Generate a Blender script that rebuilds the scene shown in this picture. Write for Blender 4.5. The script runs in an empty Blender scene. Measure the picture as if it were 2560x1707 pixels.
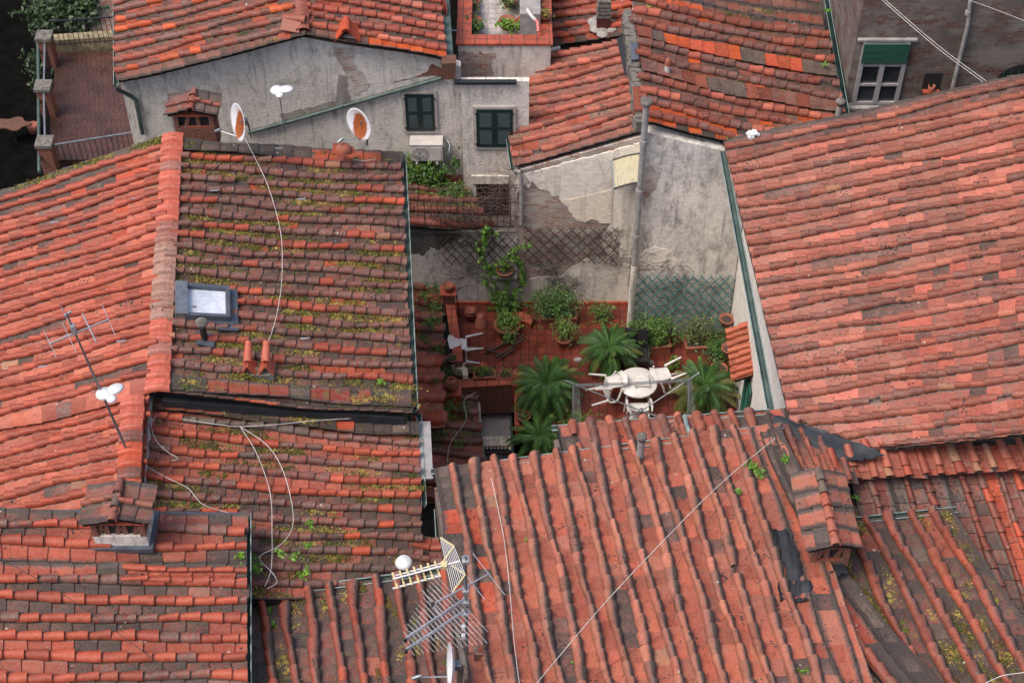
import bpy, bmesh, math, random
import numpy as np
from mathutils import Vector, Matrix
random.seed(7); RNG = np.random.default_rng(7)
SC = bpy.context.scene; COL = SC.collection
pi = math.pi
# ------------------------------------------------------------ camera geometry
FPX = 4200.; TH = math.radians(48); DD = 42.
C0 = Vector((0, -DD*math.cos(TH), DD*math.sin(TH)))
FW = Vector((0, math.cos(TH), -math.sin(TH))); UP = Vector((0, math.sin(TH), math.cos(TH)))
def ray(px, py): return FW + Vector((1, 0, 0))*((px-1280)/FPX) + UP*((853.5-py)/FPX)
def P(px, py, z):                      # photo position -> point on the level z
    d = ray(px, py); return C0 + d*((z-C0.z)/d.z)
def PY(px, py, Y):                     # photo position -> point on the wall plane y = Y
    d = ray(px, py); return C0 + d*((Y-C0.y)/d.y)
def PX(px, py, X):
    d = ray(px, py); return C0 + d*((X-C0.x)/d.x)
def PPL(px, py, o, n):
    d = ray(px, py); return C0 + d*((o-C0).dot(n)/d.dot(n))
cam = bpy.data.cameras.new('camera'); co = bpy.data.objects.new('camera', cam); COL.objects.link(co)
co.location = C0; co.rotation_euler = (pi/2-TH, 0, 0); cam.sensor_width = 36; cam.lens = FPX/2560*36
cam.clip_end = 2000; cam.clip_start = .5; SC.camera = co
# ------------------------------------------------------------ light
w = bpy.data.worlds.new('World'); SC.world = w; w.use_nodes = True
nt = w.node_tree; bg = nt.nodes['Background']; sky = nt.nodes.new('ShaderNodeTexSky'); sky.sky_type = 'NISHITA'
sky.sun_disc = False; sky.sun_elevation = math.radians(64); sky.sun_rotation = math.radians(236); sky.dust_density = 4; sky.air_density = .8; sky.ozone_density = .6
nt.links.new(sky.outputs[0], bg.inputs[0]); bg.inputs[1].default_value = .15
sl = bpy.data.lights.new('sun', 'SUN'); sl.energy = 1.9; sl.angle = math.radians(30); sl.color = (1, .93, .85)
so = bpy.data.objects.new('sun', sl); COL.objects.link(so); so.rotation_euler = (math.radians(30), 0, math.radians(-64))
SC.view_settings.view_transform = 'Standard'; SC.view_settings.look = 'None'; SC.view_settings.exposure = .58; SC.view_settings.gamma = 1
# ------------------------------------------------------------ materials
def new_mat(name):
    m = bpy.data.materials.new(name); m.use_nodes = True; t = m.node_tree; b = t.nodes['Principled BSDF']; return m, t, b
def N(t, kind, **kw):
    n = t.nodes.new(kind)
    for k, v in kw.items():
        if hasattr(n, k): setattr(n, k, v)
        else: n.inputs[k.replace('_', ' ')].default_value = v
    return n
def noise(t, scale, detail=4, rough=.6, vec=None):
    n = t.nodes.new('ShaderNodeTexNoise'); n.inputs['Scale'].default_value = scale; n.inputs['Detail'].default_value = detail; n.inputs['Roughness'].default_value = rough
    if vec is None: vec = geo(t)
    t.links.new(vec, n.inputs['Vector']); return n.outputs[0]
def geo(t):
    g = t.nodes.get('GeoN') or t.nodes.new('ShaderNodeNewGeometry'); g.name = 'GeoN'; return g.outputs['Position']
def ramp(t, src, a, b, ca=(0, 0, 0, 1), cb=(1, 1, 1, 1)):
    r = t.nodes.new('ShaderNodeValToRGB'); r.color_ramp.elements[0].position = a; r.color_ramp.elements[1].position = b
    r.color_ramp.elements[0].color = ca; r.color_ramp.elements[1].color = cb; t.links.new(src, r.inputs[0]); return r.outputs[0]
def mix(t, f, a, b, mode='MIX'):
    n = t.nodes.new('ShaderNodeMix'); n.data_type = 'RGBA'; n.blend_type = mode
    for s, v in ((0, f), (6, a), (7, b)):
        if isinstance(v, (int, float)): n.inputs[s].default_value = v
        elif isinstance(v, tuple): n.inputs[s].default_value = (*v[:3], 1)
        else: t.links.new(v, n.inputs[s])
    return n.outputs[2]
def mth(t, op, a, b=0.):
    n = t.nodes.new('ShaderNodeMath'); n.operation = op
    for i, v in ((0, a), (1, b)):
        if isinstance(v, (int, float)): n.inputs[i].default_value = v
        else: t.links.new(v, n.inputs[i])
    return n.outputs[0]
def bump(t, b, src, strength, dist=.02):
    n = t.nodes.new('ShaderNodeBump'); n.inputs['Strength'].default_value = strength; n.inputs['Distance'].default_value = dist
    t.links.new(src, n.inputs['Height']); t.links.new(n.outputs[0], b.inputs['Normal'])
def stretch(t, sx, sy, sz):
    n = t.nodes.new('ShaderNodeVectorMath'); n.operation = 'MULTIPLY'; n.inputs[1].default_value = (sx, sy, sz); t.links.new(geo(t), n.inputs[0]); return n.outputs[0]
def simple(name, c, rough=.6, metal=0., var=.25, scale=6, c2=None, bmp=.15, thr=(.35, .7), attr=False, spec=.5):
    m, t, b = new_mat(name)
    c2 = c2 or tuple(x*(1-var) for x in c)
    col = mix(t, ramp(t, noise(t, scale, 6), *thr), tuple(c), tuple(c2))
    fine = noise(t, scale*9, 3)
    col = mix(t, .35, col, mix(t, 1., col, ramp(t, fine, .3, .7, (.5, .5, .5, 1), (1.3, 1.3, 1.3, 1)), 'MULTIPLY'))
    if attr:
        a = t.nodes.new('ShaderNodeAttribute'); a.attribute_name = 'Col'; col = mix(t, 1., col, a.outputs[0], 'MULTIPLY')
    t.links.new(col, b.inputs['Base Color']); b.inputs['Roughness'].default_value = rough; b.inputs['Metallic'].default_value = metal
    b.inputs['Specular IOR Level'].default_value = spec
    if bmp: bump(t, b, fine, bmp)
    return m
def tile_mat():
    m, t, b = new_mat('terracotta_tiles')
    a = t.nodes.new('ShaderNodeAttribute'); a.attribute_name = 'Col'
    wr = t.nodes.new('ShaderNodeAttribute'); wr.attribute_name = 'WearShade'; sep = t.nodes.new('ShaderNodeSeparateColor'); t.links.new(wr.outputs[0], sep.inputs[0])
    W, Mo = sep.outputs[0], sep.outputs[1]
    col = a.outputs[0]
    off = t.nodes.new('ShaderNodeVectorMath'); off.operation = 'MULTIPLY_ADD'; cb = t.nodes.new('ShaderNodeCombineXYZ')
    for i in range(3): t.links.new(sep.outputs[2], cb.inputs[i])
    t.links.new(cb.outputs[0], off.inputs[0]); off.inputs[1].default_value = (31., 47., 23.); t.links.new(geo(t), off.inputs[2]); OV = off.outputs[0]
    n1 = noise(t, 9, 6, .7, OV); n2 = noise(t, 48, 6, .8, OV); n4 = noise(t, 21, 8, .75, OV); n5 = noise(t, 3.1, 5, .7)
    col = mix(t, 1., col, ramp(t, n2, .3, .70, (.48, .45, .45, 1), (1.36, 1.4, 1.4, 1)), 'MULTIPLY')
    col = mix(t, 1., col, ramp(t, n1, .32, .7, (.7, .66, .66, 1), (1.15, 1.18, 1.18, 1)), 'MULTIPLY')
    # weathering crust (grey-violet soot) in blotches on old tiles
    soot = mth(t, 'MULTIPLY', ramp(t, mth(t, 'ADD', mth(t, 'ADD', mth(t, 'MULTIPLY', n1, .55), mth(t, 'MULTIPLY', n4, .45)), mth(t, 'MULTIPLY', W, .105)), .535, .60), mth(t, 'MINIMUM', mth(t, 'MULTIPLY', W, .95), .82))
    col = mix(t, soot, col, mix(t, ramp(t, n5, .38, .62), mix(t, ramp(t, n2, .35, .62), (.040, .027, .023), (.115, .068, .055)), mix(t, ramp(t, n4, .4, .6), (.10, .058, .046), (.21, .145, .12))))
    scr = noise(t, 24, 8, .85, OV)
    col = mix(t, mth(t, 'MULTIPLY', ramp(t, scr, .6, .66), mth(t, 'MULTIPLY', W, .55)), col, (.27, .19, .16))
    crust_shade = mth(t, 'MULTIPLY', ramp(t, mth(t, 'ADD', mth(t, 'MULTIPLY', W, .55), mth(t, 'MULTIPLY', mth(t, 'SUBTRACT', n4, .5), 1.1)), .50, .68), mth(t, 'GREATER_THAN', W, .9))  # dark crust on tile sides; also paints the shade line along pan edges
    col = mix(t, mth(t, 'MULTIPLY', crust_shade, .85), col, mix(t, ramp(t, n2, .4, .6), (.022, .018, .015), (.07, .055, .045)))
    # black lichen dots
    v = t.nodes.new('ShaderNodeTexVoronoi'); v.inputs['Scale'].default_value = 14; t.links.new(mixv(t, n2), v.inputs['Vector'])
    dots = mth(t, 'MULTIPLY', mth(t, 'LESS_THAN', v.outputs[0], mth(t, 'MULTIPLY', ramp(t, noise(t, 2.2, 4), .40, .72), .46)), mth(t, 'GREATER_THAN', W, .2))
    col = mix(t, mth(t, 'MULTIPLY', dots, .85), col, (.022, .02, .018))
    v2 = t.nodes.new('ShaderNodeTexVoronoi'); v2.inputs['Scale'].default_value = 6.5; t.links.new(mixv(t, n2), v2.inputs['Vector'])
    pale = mth(t, 'MULTIPLY', mth(t, 'LESS_THAN', v2.outputs[0], mth(t, 'MULTIPLY', ramp(t, noise(t, 1.7, 2), .55, .7), .17)), mth(t, 'GREATER_THAN', W, .25))
    col = mix(t, mth(t, 'MULTIPLY', pale, .8), col, (.42, .43, .34))
    moss = mth(t, 'MULTIPLY', ramp(t, mth(t, 'ADD', noise(t, 6, 8, .75), mth(t, 'MULTIPLY', Mo, .2)), .62, .7), mth(t, 'GREATER_THAN', Mo, .02))
    col = mix(t, mth(t, 'MULTIPLY', moss, .85), col, mix(t, ramp(t, n2, .4, .6), (.07, .075, .012), (.17, .14, .045)))
    t.links.new(col, b.inputs['Base Color'])
    r = t.nodes.new('ShaderNodeMapRange'); t.links.new(n1, r.inputs[0]); r.inputs[3].default_value = .38; r.inputs[4].default_value = .75; t.links.new(r.outputs[0], b.inputs['Roughness'])
    b.inputs['Specular IOR Level'].default_value = .42
    hh = mth(t, 'ADD', n2, mth(t, 'MULTIPLY', n1, 1.2)); bump(t, b, hh, .35, .012)
    return m
def mixv(t, n2):
    c = t.nodes.new('ShaderNodeVectorMath'); c.operation = 'MULTIPLY_ADD'; t.links.new(n2, c.inputs[0]); c.inputs[1].default_value = (.09,)*3; t.links.new(geo(t), c.inputs[2]); return c.outputs[0]
def plaster(name, c, c2, dirt=(.09, .085, .08), rough_scale=26, bs=.6, dthr=(.5, .78), stripe=1.):
    m, t, b = new_mat(name)
    big = noise(t, .9, 6, .65); mid = noise(t, 5, 7, .7, stretch(t, 1, 1, .45)); fine = noise(t, rough_scale, 5, .7, stretch(t, .7, .7, 1.3))
    col = mix(t, ramp(t, big, .36, .62), c, c2)
    col = mix(t, mth(t, 'MULTIPLY', ramp(t, mid, *dthr), .75*stripe), col, dirt)
    col = mix(t, 1., col, ramp(t, fine, .3, .7, (.78, .78, .79, 1), (1.12, 1.12, 1.1, 1)), 'MULTIPLY')
    streak = noise(t, 3, 5, .6, stretch(t, 2.4, 2.4, .16))
    col = mix(t, mth(t, 'MULTIPLY', ramp(t, streak, .55, .72), .6*stripe), col, dirt)
    big2 = noise(t, 1.6, 9, .8); col = mix(t, mth(t, 'MULTIPLY', ramp(t, big2, .55, .62), .22), col, dirt)
    cr = t.nodes.new('ShaderNodeTexVoronoi'); cr.feature = 'DISTANCE_TO_EDGE'; cr.inputs['Scale'].default_value = 1.3; t.links.new(mixv(t, noise(t, 6, 5)), cr.inputs['Vector']); col = mix(t, mth(t, 'MULTIPLY', mth(t, 'LESS_THAN', cr.outputs[0], .006), .35), col, dirt)
    t.links.new(col, b.inputs['Base Color']); b.inputs['Roughness'].default_value = .92; b.inputs['Specular IOR Level'].default_value = .2
    bump(t, b, fine, bs, .03); return m
def brickwall(name, c1, c2, mortar, cover=(.44, .52), cov_col=(.42, .38, .34), sc=1., yz='XZ'):
    m, t, b = new_mat(name)
    s = t.nodes.new('ShaderNodeSeparateXYZ'); t.links.new(geo(t), s.inputs[0]); k = t.nodes.new('ShaderNodeCombineXYZ')
    t.links.new(s.outputs[0 if yz == 'XZ' else 1], k.inputs[0]); t.links.new(s.outputs[2 if yz != 'XY' else 1], k.inputs[1])
    wob = t.nodes.new('ShaderNodeVectorMath'); wob.operation = 'MULTIPLY_ADD'; t.links.new(noise(t, 7, 3), wob.inputs[0]); wob.inputs[1].default_value = (.05,)*3; t.links.new(k.outputs[0], wob.inputs[2])
    br = t.nodes.new('ShaderNodeTexBrick'); t.links.new(wob.outputs[0], br.inputs['Vector']); br.inputs['Scale'].default_value = 1.
    br.inputs['Brick Width'].default_value = .27*sc; br.inputs['Row Height'].default_value = .062*sc; br.inputs['Mortar Size'].default_value = .011*sc; br.inputs['Mortar Smooth'].default_value = .3
    br.inputs['Color1'].default_value = (*c1, 1); br.inputs['Color2'].default_value = (*c2, 1); br.inputs['Mortar'].default_value = (*mortar, 1); br.inputs['Bias'].default_value = -.1
    f = noise(t, 30, 5, .7)
    col = mix(t, 1., br.outputs[0], ramp(t, f, .3, .7, (.6, .6, .6, 1), (1.25, 1.25, 1.25, 1)), 'MULTIPLY')
    cov = ramp(t, noise(t, 3.2, 8, .8, stretch(t, .55, .55, 1.5)), *cover)
    col = mix(t, cov, col, mix(t, ramp(t, noise(t, 1.5, 4), .4, .65), cov_col, tuple(x*.55 for x in cov_col)))
    t.links.new(col, b.inputs['Base Color']); b.inputs['Roughness'].default_value = .9; b.inputs['Specular IOR Level'].default_value = .2
    h = mth(t, 'ADD', mth(t, 'MULTIPLY', br.outputs[1], -1.), mth(t, 'MULTIPLY', f, .6)); bump(t, b, h, .8, .015); return m
def paving(name, c1, c2, mortar, bw, bh, off=0., rot=0., rough=.45, ms=.012, wet=True, cent=.5):
    m, t, b = new_mat(name); mp = t.nodes.new('ShaderNodeMapping'); mp.inputs['Rotation'].default_value = (0, 0, rot); t.links.new(geo(t), mp.inputs[0])
    br = t.nodes.new('ShaderNodeTexBrick'); t.links.new(mp.outputs[0], br.inputs['Vector']); br.offset = off; br.inputs['Scale'].default_value = 1.
    br.inputs['Brick Width'].default_value = bw; br.inputs['Row Height'].default_value = bh; br.inputs['Mortar Size'].default_value = ms; br.inputs['Mortar Smooth'].default_value = .2
    br.inputs['Color1'].default_value = (*c1, 1); br.inputs['Color2'].default_value = (*c2, 1); br.inputs['Mortar'].default_value = (*mortar, 1)
    n1 = noise(t, 2.2, 7, .7); n2 = noise(t, 18, 6, .7)
    col = mix(t, 1., br.outputs[0], ramp(t, n2, .3, .7, (.6, .55, .5, 1), (1.25, 1.25, 1.25, 1)), 'MULTIPLY')
    col = mix(t, mth(t, 'MULTIPLY', ramp(t, n1, .46, .7), .7), col, tuple(x*.3 for x in c1))
    t.links.new(col, b.inputs['Base Color']); 
    r = t.nodes.new('ShaderNodeMapRange'); t.links.new(n1, r.inputs[0]); r.inputs[1].default_value = .3; r.inputs[2].default_value = .7; r.inputs[3].default_value = rough+.35; r.inputs[4].default_value = rough; t.links.new(r.outputs[0], b.inputs['Roughness'])
    h = mth(t, 'ADD', mth(t, 'MULTIPLY', br.outputs[1], -1.), mth(t, 'MULTIPLY', n2, .3)); bump(t, b, h, .5, .01); return m
def leafmat(name, c, c2, rough=.5):
    m, t, b = new_mat(name); a = t.nodes.new('ShaderNodeAttribute'); a.attribute_name = 'Col'
    col = mix(t, ramp(t, noise(t, 5, 3), .35, .65), c, c2); col = mix(t, 1., col, a.outputs[0], 'MULTIPLY')
    t.links.new(col, b.inputs['Base Color']); b.inputs['Roughness'].default_value = rough
    b.inputs['Transmission Weight'].default_value = 0; return m
M = {}
M['tile'] = tile_mat()
M['deck'] = simple('roof_underlay', (.03, .022, .018), .95)
M['gutter'] = simple('weathered_green_copper', (.10, .145, .13), .5, .3, c2=(.05, .075, .066), scale=4)
M['lip'] = simple('gutter_lip_copper', (.30, .38, .36), .5, .2, c2=(.16, .22, .20), scale=5)
M['gutin'] = simple('gutter_dirt', (.03, .028, .022), .9, c2=(.05, .06, .02))
M['grayw'] = plaster('grey_roughcast', (.76, .70, .63), (.64, .585, .52), rough_scale=22, bs=1.)
M['grayw2'] = plaster('grey_plaster', (.76, .70, .62), (.60, .55, .49), rough_scale=18, bs=.45)
M['cream'] = plaster('cream_plaster', (.86, .78, .68), (.76, .69, .60), dirt=(.13, .115, .10), rough_scale=9, bs=.25, dthr=(.6, .85), stripe=.6)
M['ochre'] = plaster('ochre_plaster', (.84, .73, .60), (.76, .66, .55), dirt=(.2, .16, .12), rough_scale=9, bs=.25, dthr=(.62, .85), stripe=.5)
M['smoke'] = plaster('smoke_stained_plaster', (.80, .74, .66), (.62, .575, .52), dirt=(.11, .108, .105), rough_scale=14, bs=.4, dthr=(.47, .7))
M['white'] = plaster('white_limewash', (.80, .76, .70), (.70, .65, .59), dirt=(.33, .29, .25), rough_scale=12, bs=.2, dthr=(.6, .85), stripe=.7)
M['brickp'] = brickwall('patchy_brick', (.34, .15, .10), (.30, .13, .09), (.48, .42, .36), (.42, .52), (.52, .46, .40))
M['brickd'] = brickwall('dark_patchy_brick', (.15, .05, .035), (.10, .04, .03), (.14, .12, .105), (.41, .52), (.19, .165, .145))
M['brickr'] = brickwall('red_brick', (.26, .07, .04), (.2, .06, .04), (.2, .16, .13), (.62, .75), (.25, .21, .18))
M['bricky'] = brickwall('red_brick_side', (.26, .07, .04), (.2, .06, .04), (.2, .16, .13), (.6, .72), (.25, .21, .18), yz='YZ')
M['terr'] = paving('terrace_tiles', (.185, .036, .020), (.125, .026, .016), (.022, .010, .008), .21, .21, rough=.25, ms=.0085)
M['cop'] = paving('coping_tiles', (.40, .085, .045), (.35, .07, .04), (.10, .05, .035), .3, .3, rough=.4)
M['brfl'] = paving('brick_floor', (.085, .034, .024), (.065, .028, .02), (.03, .018, .014), .13, .3, off=.5, rot=0, rough=.3, ms=.009)
M['wtile'] = paving('pale_floor_tiles', (.5, .45, .42), (.46, .42, .4), (.25, .23, .22), .2, .2, rough=.3, ms=.008)
M['street'] = None
M['street'] = simple('shaded_dark_stone', (.007, .007, .006), 1., c2=(.003, .003, .003), scale=2, spec=.0)  # near-black stone: the deep shade of the courts is put into the colour
M['pot'] = simple('terracotta_pot', (.32, .095, .05), .75, c2=(.2, .07, .045), scale=9, bmp=.2)
M['soil'] = simple('soil', (.03, .02, .014), .95, c2=(.09, .06, .045), scale=40)
M['plastic'] = simple('white_plastic', (.60, .585, .56), .4, c2=(.44, .41, .35), scale=5, thr=(.5, .8), bmp=.03)
M['alu'] = simple('aluminium', (.55, .56, .58), .4, .7, c2=(.4, .41, .43), bmp=0)
M['steel'] = simple('galvanised_steel', (.30, .32, .34), .45, .7, c2=(.18, .19, .2), scale=8, bmp=.1)
M['paint'] = simple('white_paint', (.72, .72, .72), .4, c2=(.6, .6, .6), bmp=.02)
M['yellow'] = simple('yellow_plastic', (.60, .50, .26), .5, bmp=0)
M['cable'] = simple('white_cable', (.62, .60, .56), .5, c2=(.4, .37, .33), bmp=0)
M['black'] = simple('black_plastic', (.018, .018, .02), .5, bmp=.05)
M['bitumen'] = simple('black_bitumen_sheet', (.012, .014, .018), .65, c2=(.028, .031, .037), scale=3, bmp=.3)
M['slate'] = simple('grey_lead_sheet', (.10, .115, .14), .45, .2, c2=(.06, .07, .085), scale=4)
M['shutter'] = simple('dark_green_paint', (.010, .030, .028), .5, c2=(.006, .018, .017), scale=8, bmp=.05)
M['green'] = simple('green_roller_paint', (.018, .085, .058), .5, bmp=.05)
M['teal'] = simple('teal_wood', (.03, .20, .19), .7, c2=(.02, .12, .115), bmp=.1)
M['brownw'] = simple('old_brown_wood', (.065, .042, .03), .85, c2=(.035, .025, .02), bmp=.2)
M['greyframe'] = simple('grey_window_paint', (.35, .33, .33), .5, bmp=.05)
M['stone'] = simple('stone_frame', (.45, .41, .36), .8, c2=(.3, .27, .24), scale=5)
M['rust'] = simple('rusty_iron', (.075, .035, .025), .8, c2=(.15, .06, .03), scale=14)
M['iron'] = simple('black_iron', (.015, .015, .017), .5)
M['pipe'] = simple('grey_cement_pipe', (.34, .32, .30), .8, c2=(.2, .19, .18), scale=5)
M['mortar'] = simple('mossy_mortar', (.20, .18, .16), .95, c2=(.06, .055, .045), scale=9, bmp=.5)
M['ochr'] = simple('stained_concrete', (.33, .27, .16), .9, c2=(.12, .10, .06), scale=6, bmp=.3)
M['mossm'] = leafmat('moss', (.075, .085, .012), (.15, .13, .03), .9)
M['leaf'] = leafmat('leaves', (.035, .085, .018), (.065, .13, .022))
M['frond'] = leafmat('palm_leaflets', (.014, .052, .010), (.028, .085, .014), .55)
M['twig'] = simple('dry_twigs', (.10, .075, .065), .9, c2=(.17, .13, .12))
M['bark'] = simple('bark', (.07, .05, .035), .9, bmp=.4)
M['darkred'] = simple('dark_red_paint', (.10, .02, .018), .5)
M['reddish'] = simple('red_brown_dish_paint', (.20, .04, .03), .5, c2=(.13, .03, .025), scale=10)
M['pvc'] = simple('pale_pvc_pipe', (.55, .54, .52), .4, c2=(.4, .39, .37), bmp=0)
M['pinkp'] = simple('pink_pvc_pipe', (.6, .17, .15), .4, bmp=0)
M['ac'] = simple('beige_metal_casing', (.60, .56, .52), .45, c2=(.48, .44, .40), scale=4, bmp=.02)
M['dark'] = simple('dark_recess', (.010, .010, .011), .8)
M['blue'] = simple('faded_blue', (.05, .08, .16), .6)
def glassm():
    m, t, b = new_mat('window_glass'); b.inputs['Base Color'].default_value = (.02, .025, .03, 1); b.inputs['Roughness'].default_value = .08; b.inputs['Specular IOR Level'].default_value = .8
    n = noise(t, 1.5, 2); t.links.new(ramp(t, n, .3, .7, (.012, .014, .018, 1), (.04, .045, .05, 1)), b.inputs['Base Color']); return m
M['glass'] = glassm()
M['skyglass'] = simple('skylight_blind_glass', (.62, .66, .72), .12, c2=(.45, .5, .58), scale=1.2, bmp=0)
def rustdish():
    m, t, b = new_mat('rusted_dish'); tc = t.nodes.new('ShaderNodeTexCoord'); ln = t.nodes.new('ShaderNodeVectorMath'); ln.operation = 'LENGTH'
    s = t.nodes.new('ShaderNodeVectorMath'); s.operation = 'ADD'; s.inputs[1].default_value = (0, .06, 0); t.links.new(tc.outputs['Object'], s.inputs[0])
    sx = t.nodes.new('ShaderNodeVectorMath'); sx.operation = 'MULTIPLY'; sx.inputs[1].default_value = (1.25, .8, 0); t.links.new(s.outputs[0], sx.inputs[0]); t.links.new(sx.outputs[0], ln.inputs[0])
    st = t.nodes.new('ShaderNodeVectorMath'); st.operation = 'MULTIPLY'; st.inputs[1].default_value = (3, .6, 1); t.links.new(tc.outputs['Object'], st.inputs[0])
    n = noise(t, 14, 6, .7, st.outputs[0]); f = mth(t, 'ADD', ln.outputs['Value'], mth(t, 'MULTIPLY', mth(t, 'SUBTRACT', n, .5), .25))
    k = ramp(t, f, .24, .29, (1, 1, 1, 1), (0, 0, 0, 1))
    rc = mix(t, ramp(t, n, .4, .65), (.34, .09, .02), (.16, .04, .015))
    t.links.new(mix(t, k, (.55, .56, .58), rc), b.inputs['Base Color']); b.inputs['Roughness'].default_value = .5; return m
M['rustdish'] = rustdish()
def awnm():
    m, t, b = new_mat('stained_polycarbonate'); n = noise(t, 9, 6, .7, stretch(t, 3.2, .35, 1)); 
    t.links.new(mix(t, ramp(t, n, .50, .72), (.42, .38, .26), (.19, .15, .08)), b.inputs['Base Color']); b.inputs['Roughness'].default_value = .3; return m
M['awn'] = awnm()
# ------------------------------------------------------------ mesh builder and objects
class MB:
    def __init__(s): s.v = []; s.f = []; s.sm = []; s.mi = []; s.c = []
    def add(s, vs, fs, sm=False, m=0, c=(1, 1, 1)):
        o = len(s.v); s.v += [tuple(p) for p in vs]; s.f += [tuple(i+o for i in f) for f in fs]; s.sm += [sm]*len(fs); s.mi += [m]*len(fs); s.c += [c]*len(vs)
    def box(s, c, d, rz=0., m=0, mat=None, c_=(1, 1, 1)):
        R = mat if mat is not None else Matrix.Rotation(rz, 3, 'Z'); c = Vector(c); x, y, z = d[0]/2, d[1]/2, d[2]/2
        vs = [c + R @ Vector((a*x, b*y, e*z)) for e in (-1, 1) for a, b in ((-1, -1), (1, -1), (1, 1), (-1, 1))]
        s.add(vs, [(3, 2, 1, 0), (4, 5, 6, 7), (0, 1, 5, 4), (1, 2, 6, 5), (2, 3, 7, 6), (3, 0, 4, 7)], m=m, c=c_)
    def bar(s, a, b, w, h=None, m=0, up=(0, 0, 1)):
        a, b = Vector(a), Vector(b); d = b-a; L = d.length
        if L < 1e-6: return
        z = d.normalized(); u = Vector(up)
        if abs(z.dot(u)) > .98: u = Vector((1, 0, 0))
        x = u.cross(z).normalized(); y = z.cross(x)
        s.box((a+b)/2, (w, h or w, L), mat=Matrix((x, y, z)).transposed(), m=m)
    def tube(s, pts, r, n=6, m=0, caps=True):
        pts = [Vector(p) for p in pts]; K = len(pts); rs = r if isinstance(r, (list, tuple)) else [r]*K; vs = []; px = None
        for i, p in enumerate(pts):
            d = (pts[min(i+1, K-1)]-pts[max(i-1, 0)]).normalized()
            if px is None: px = d.orthogonal().normalized()
            px = (px-d*px.dot(d)).normalized(); py = d.cross(px)
            vs += [p+(px*math.cos(2*pi*j/n)+py*math.sin(2*pi*j/n))*rs[i] for j in range(n)]
        fs = [(i*n+j, i*n+(j+1) % n, (i+1)*n+(j+1) % n, (i+1)*n+j) for i in range(K-1) for j in range(n)]
        s.add(vs, fs, True, m)
        if caps: s.add(vs[:n], [tuple(range(n))[::-1]], m=m); s.add(vs[-n:], [tuple(range(n))], m=m)
    def lathe(s, prof, c=(0, 0, 0), n=20, m=0, mat=None, arc=1., sm=True):
        R = mat or Matrix.Identity(3); c = Vector(c); vs = []; full = arc >= 1; k = n if full else n+1
        for r, z in prof: vs += [c+R @ Vector((r*math.cos(2*pi*arc*j/n), r*math.sin(2*pi*arc*j/n), z)) for j in range(k)]
        fs = [(i*k+j, i*k+(j+1) % k, (i+1)*k+(j+1) % k, (i+1)*k+j) for i in range(len(prof)-1) for j in range(n)]
        s.add(vs, fs, sm, m)
    def prism(s, pts, ext, m=0):       # planar polygon extruded by vector
        n = len(pts); a = [Vector(p) for p in pts]; b = [p+Vector(ext) for p in a]
        s.add(a+b, [tuple(range(n))[::-1], tuple(range(n, 2*n))]+[(i, (i+1) % n, n+(i+1) % n, n+i) for i in range(n)], m=m)
    def build(s, name, mats, parent=None, wear=None):
        me = bpy.data.meshes.new(name); base = np.array(s.v).mean(0) if s.v else np.zeros(3)
        lo = np.array(s.v)[:, 2].min() if s.v else 0; base[2] = lo
        me.from_pydata((np.array(s.v)-base).tolist(), [], s.f); me.polygons.foreach_set('use_smooth', s.sm)
        if not isinstance(mats, (list, tuple)): mats = [mats]
        for x in mats: me.materials.append(x)
        me.polygons.foreach_set('material_index', s.mi)
        at = me.color_attributes.new('Col', 'FLOAT_COLOR', 'POINT'); at.data.foreach_set('color', np.c_[np.array(s.c, float), np.ones(len(s.c))].ravel())
        if wear is not None:
            at = me.color_attributes.new('WearShade', 'FLOAT_COLOR', 'POINT'); wa = np.array([tuple(x)+(0,)*(3-len(x)) for x in wear], float); at.data.foreach_set('color', np.c_[wa, np.ones((len(wear), 1))].ravel())
        me.update(); o = bpy.data.objects.new(name, me); COL.objects.link(o); link(o, Vector(base), parent); return o
WL = {}
def link(o, wloc, parent):
    WL[o.name] = Vector(wloc)
    if parent: o.parent = parent; o.location = Vector(wloc)-WL[parent.name]
    else: o.location = wloc
def tag(o, label=None, cat=None, group=None, kind=None):
    for k, v in (('label', label), ('category', cat), ('group', group), ('kind', kind)):
        if v: o[k] = v
    return o
def thing(name, label, cat, loc=(0, 0, 0), group=None):
    o = bpy.data.objects.new(name, None); COL.objects.link(o); o.empty_display_size = .2; link(o, Vector(loc), None); return tag(o, label, cat, group)
def kids(o): return [c for c in bpy.data.objects if c.parent == o]
def copy_tree(o, loc=None, rot=None, label=None, scale=None, parent=None, group=None):
    c = o.copy(); COL.objects.link(c)
    if parent: c.parent = parent
    if loc is not None: c.location = loc; WL[c.name] = Vector(loc)
    if rot is not None: c.rotation_euler = rot
    if scale is not None: c.scale = (scale,)*3 if isinstance(scale, (int, float)) else scale
    if label: c['label'] = label
    if group: c['group'] = group
    for k in kids(o): copy_tree(k, parent=c)
    return c
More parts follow.
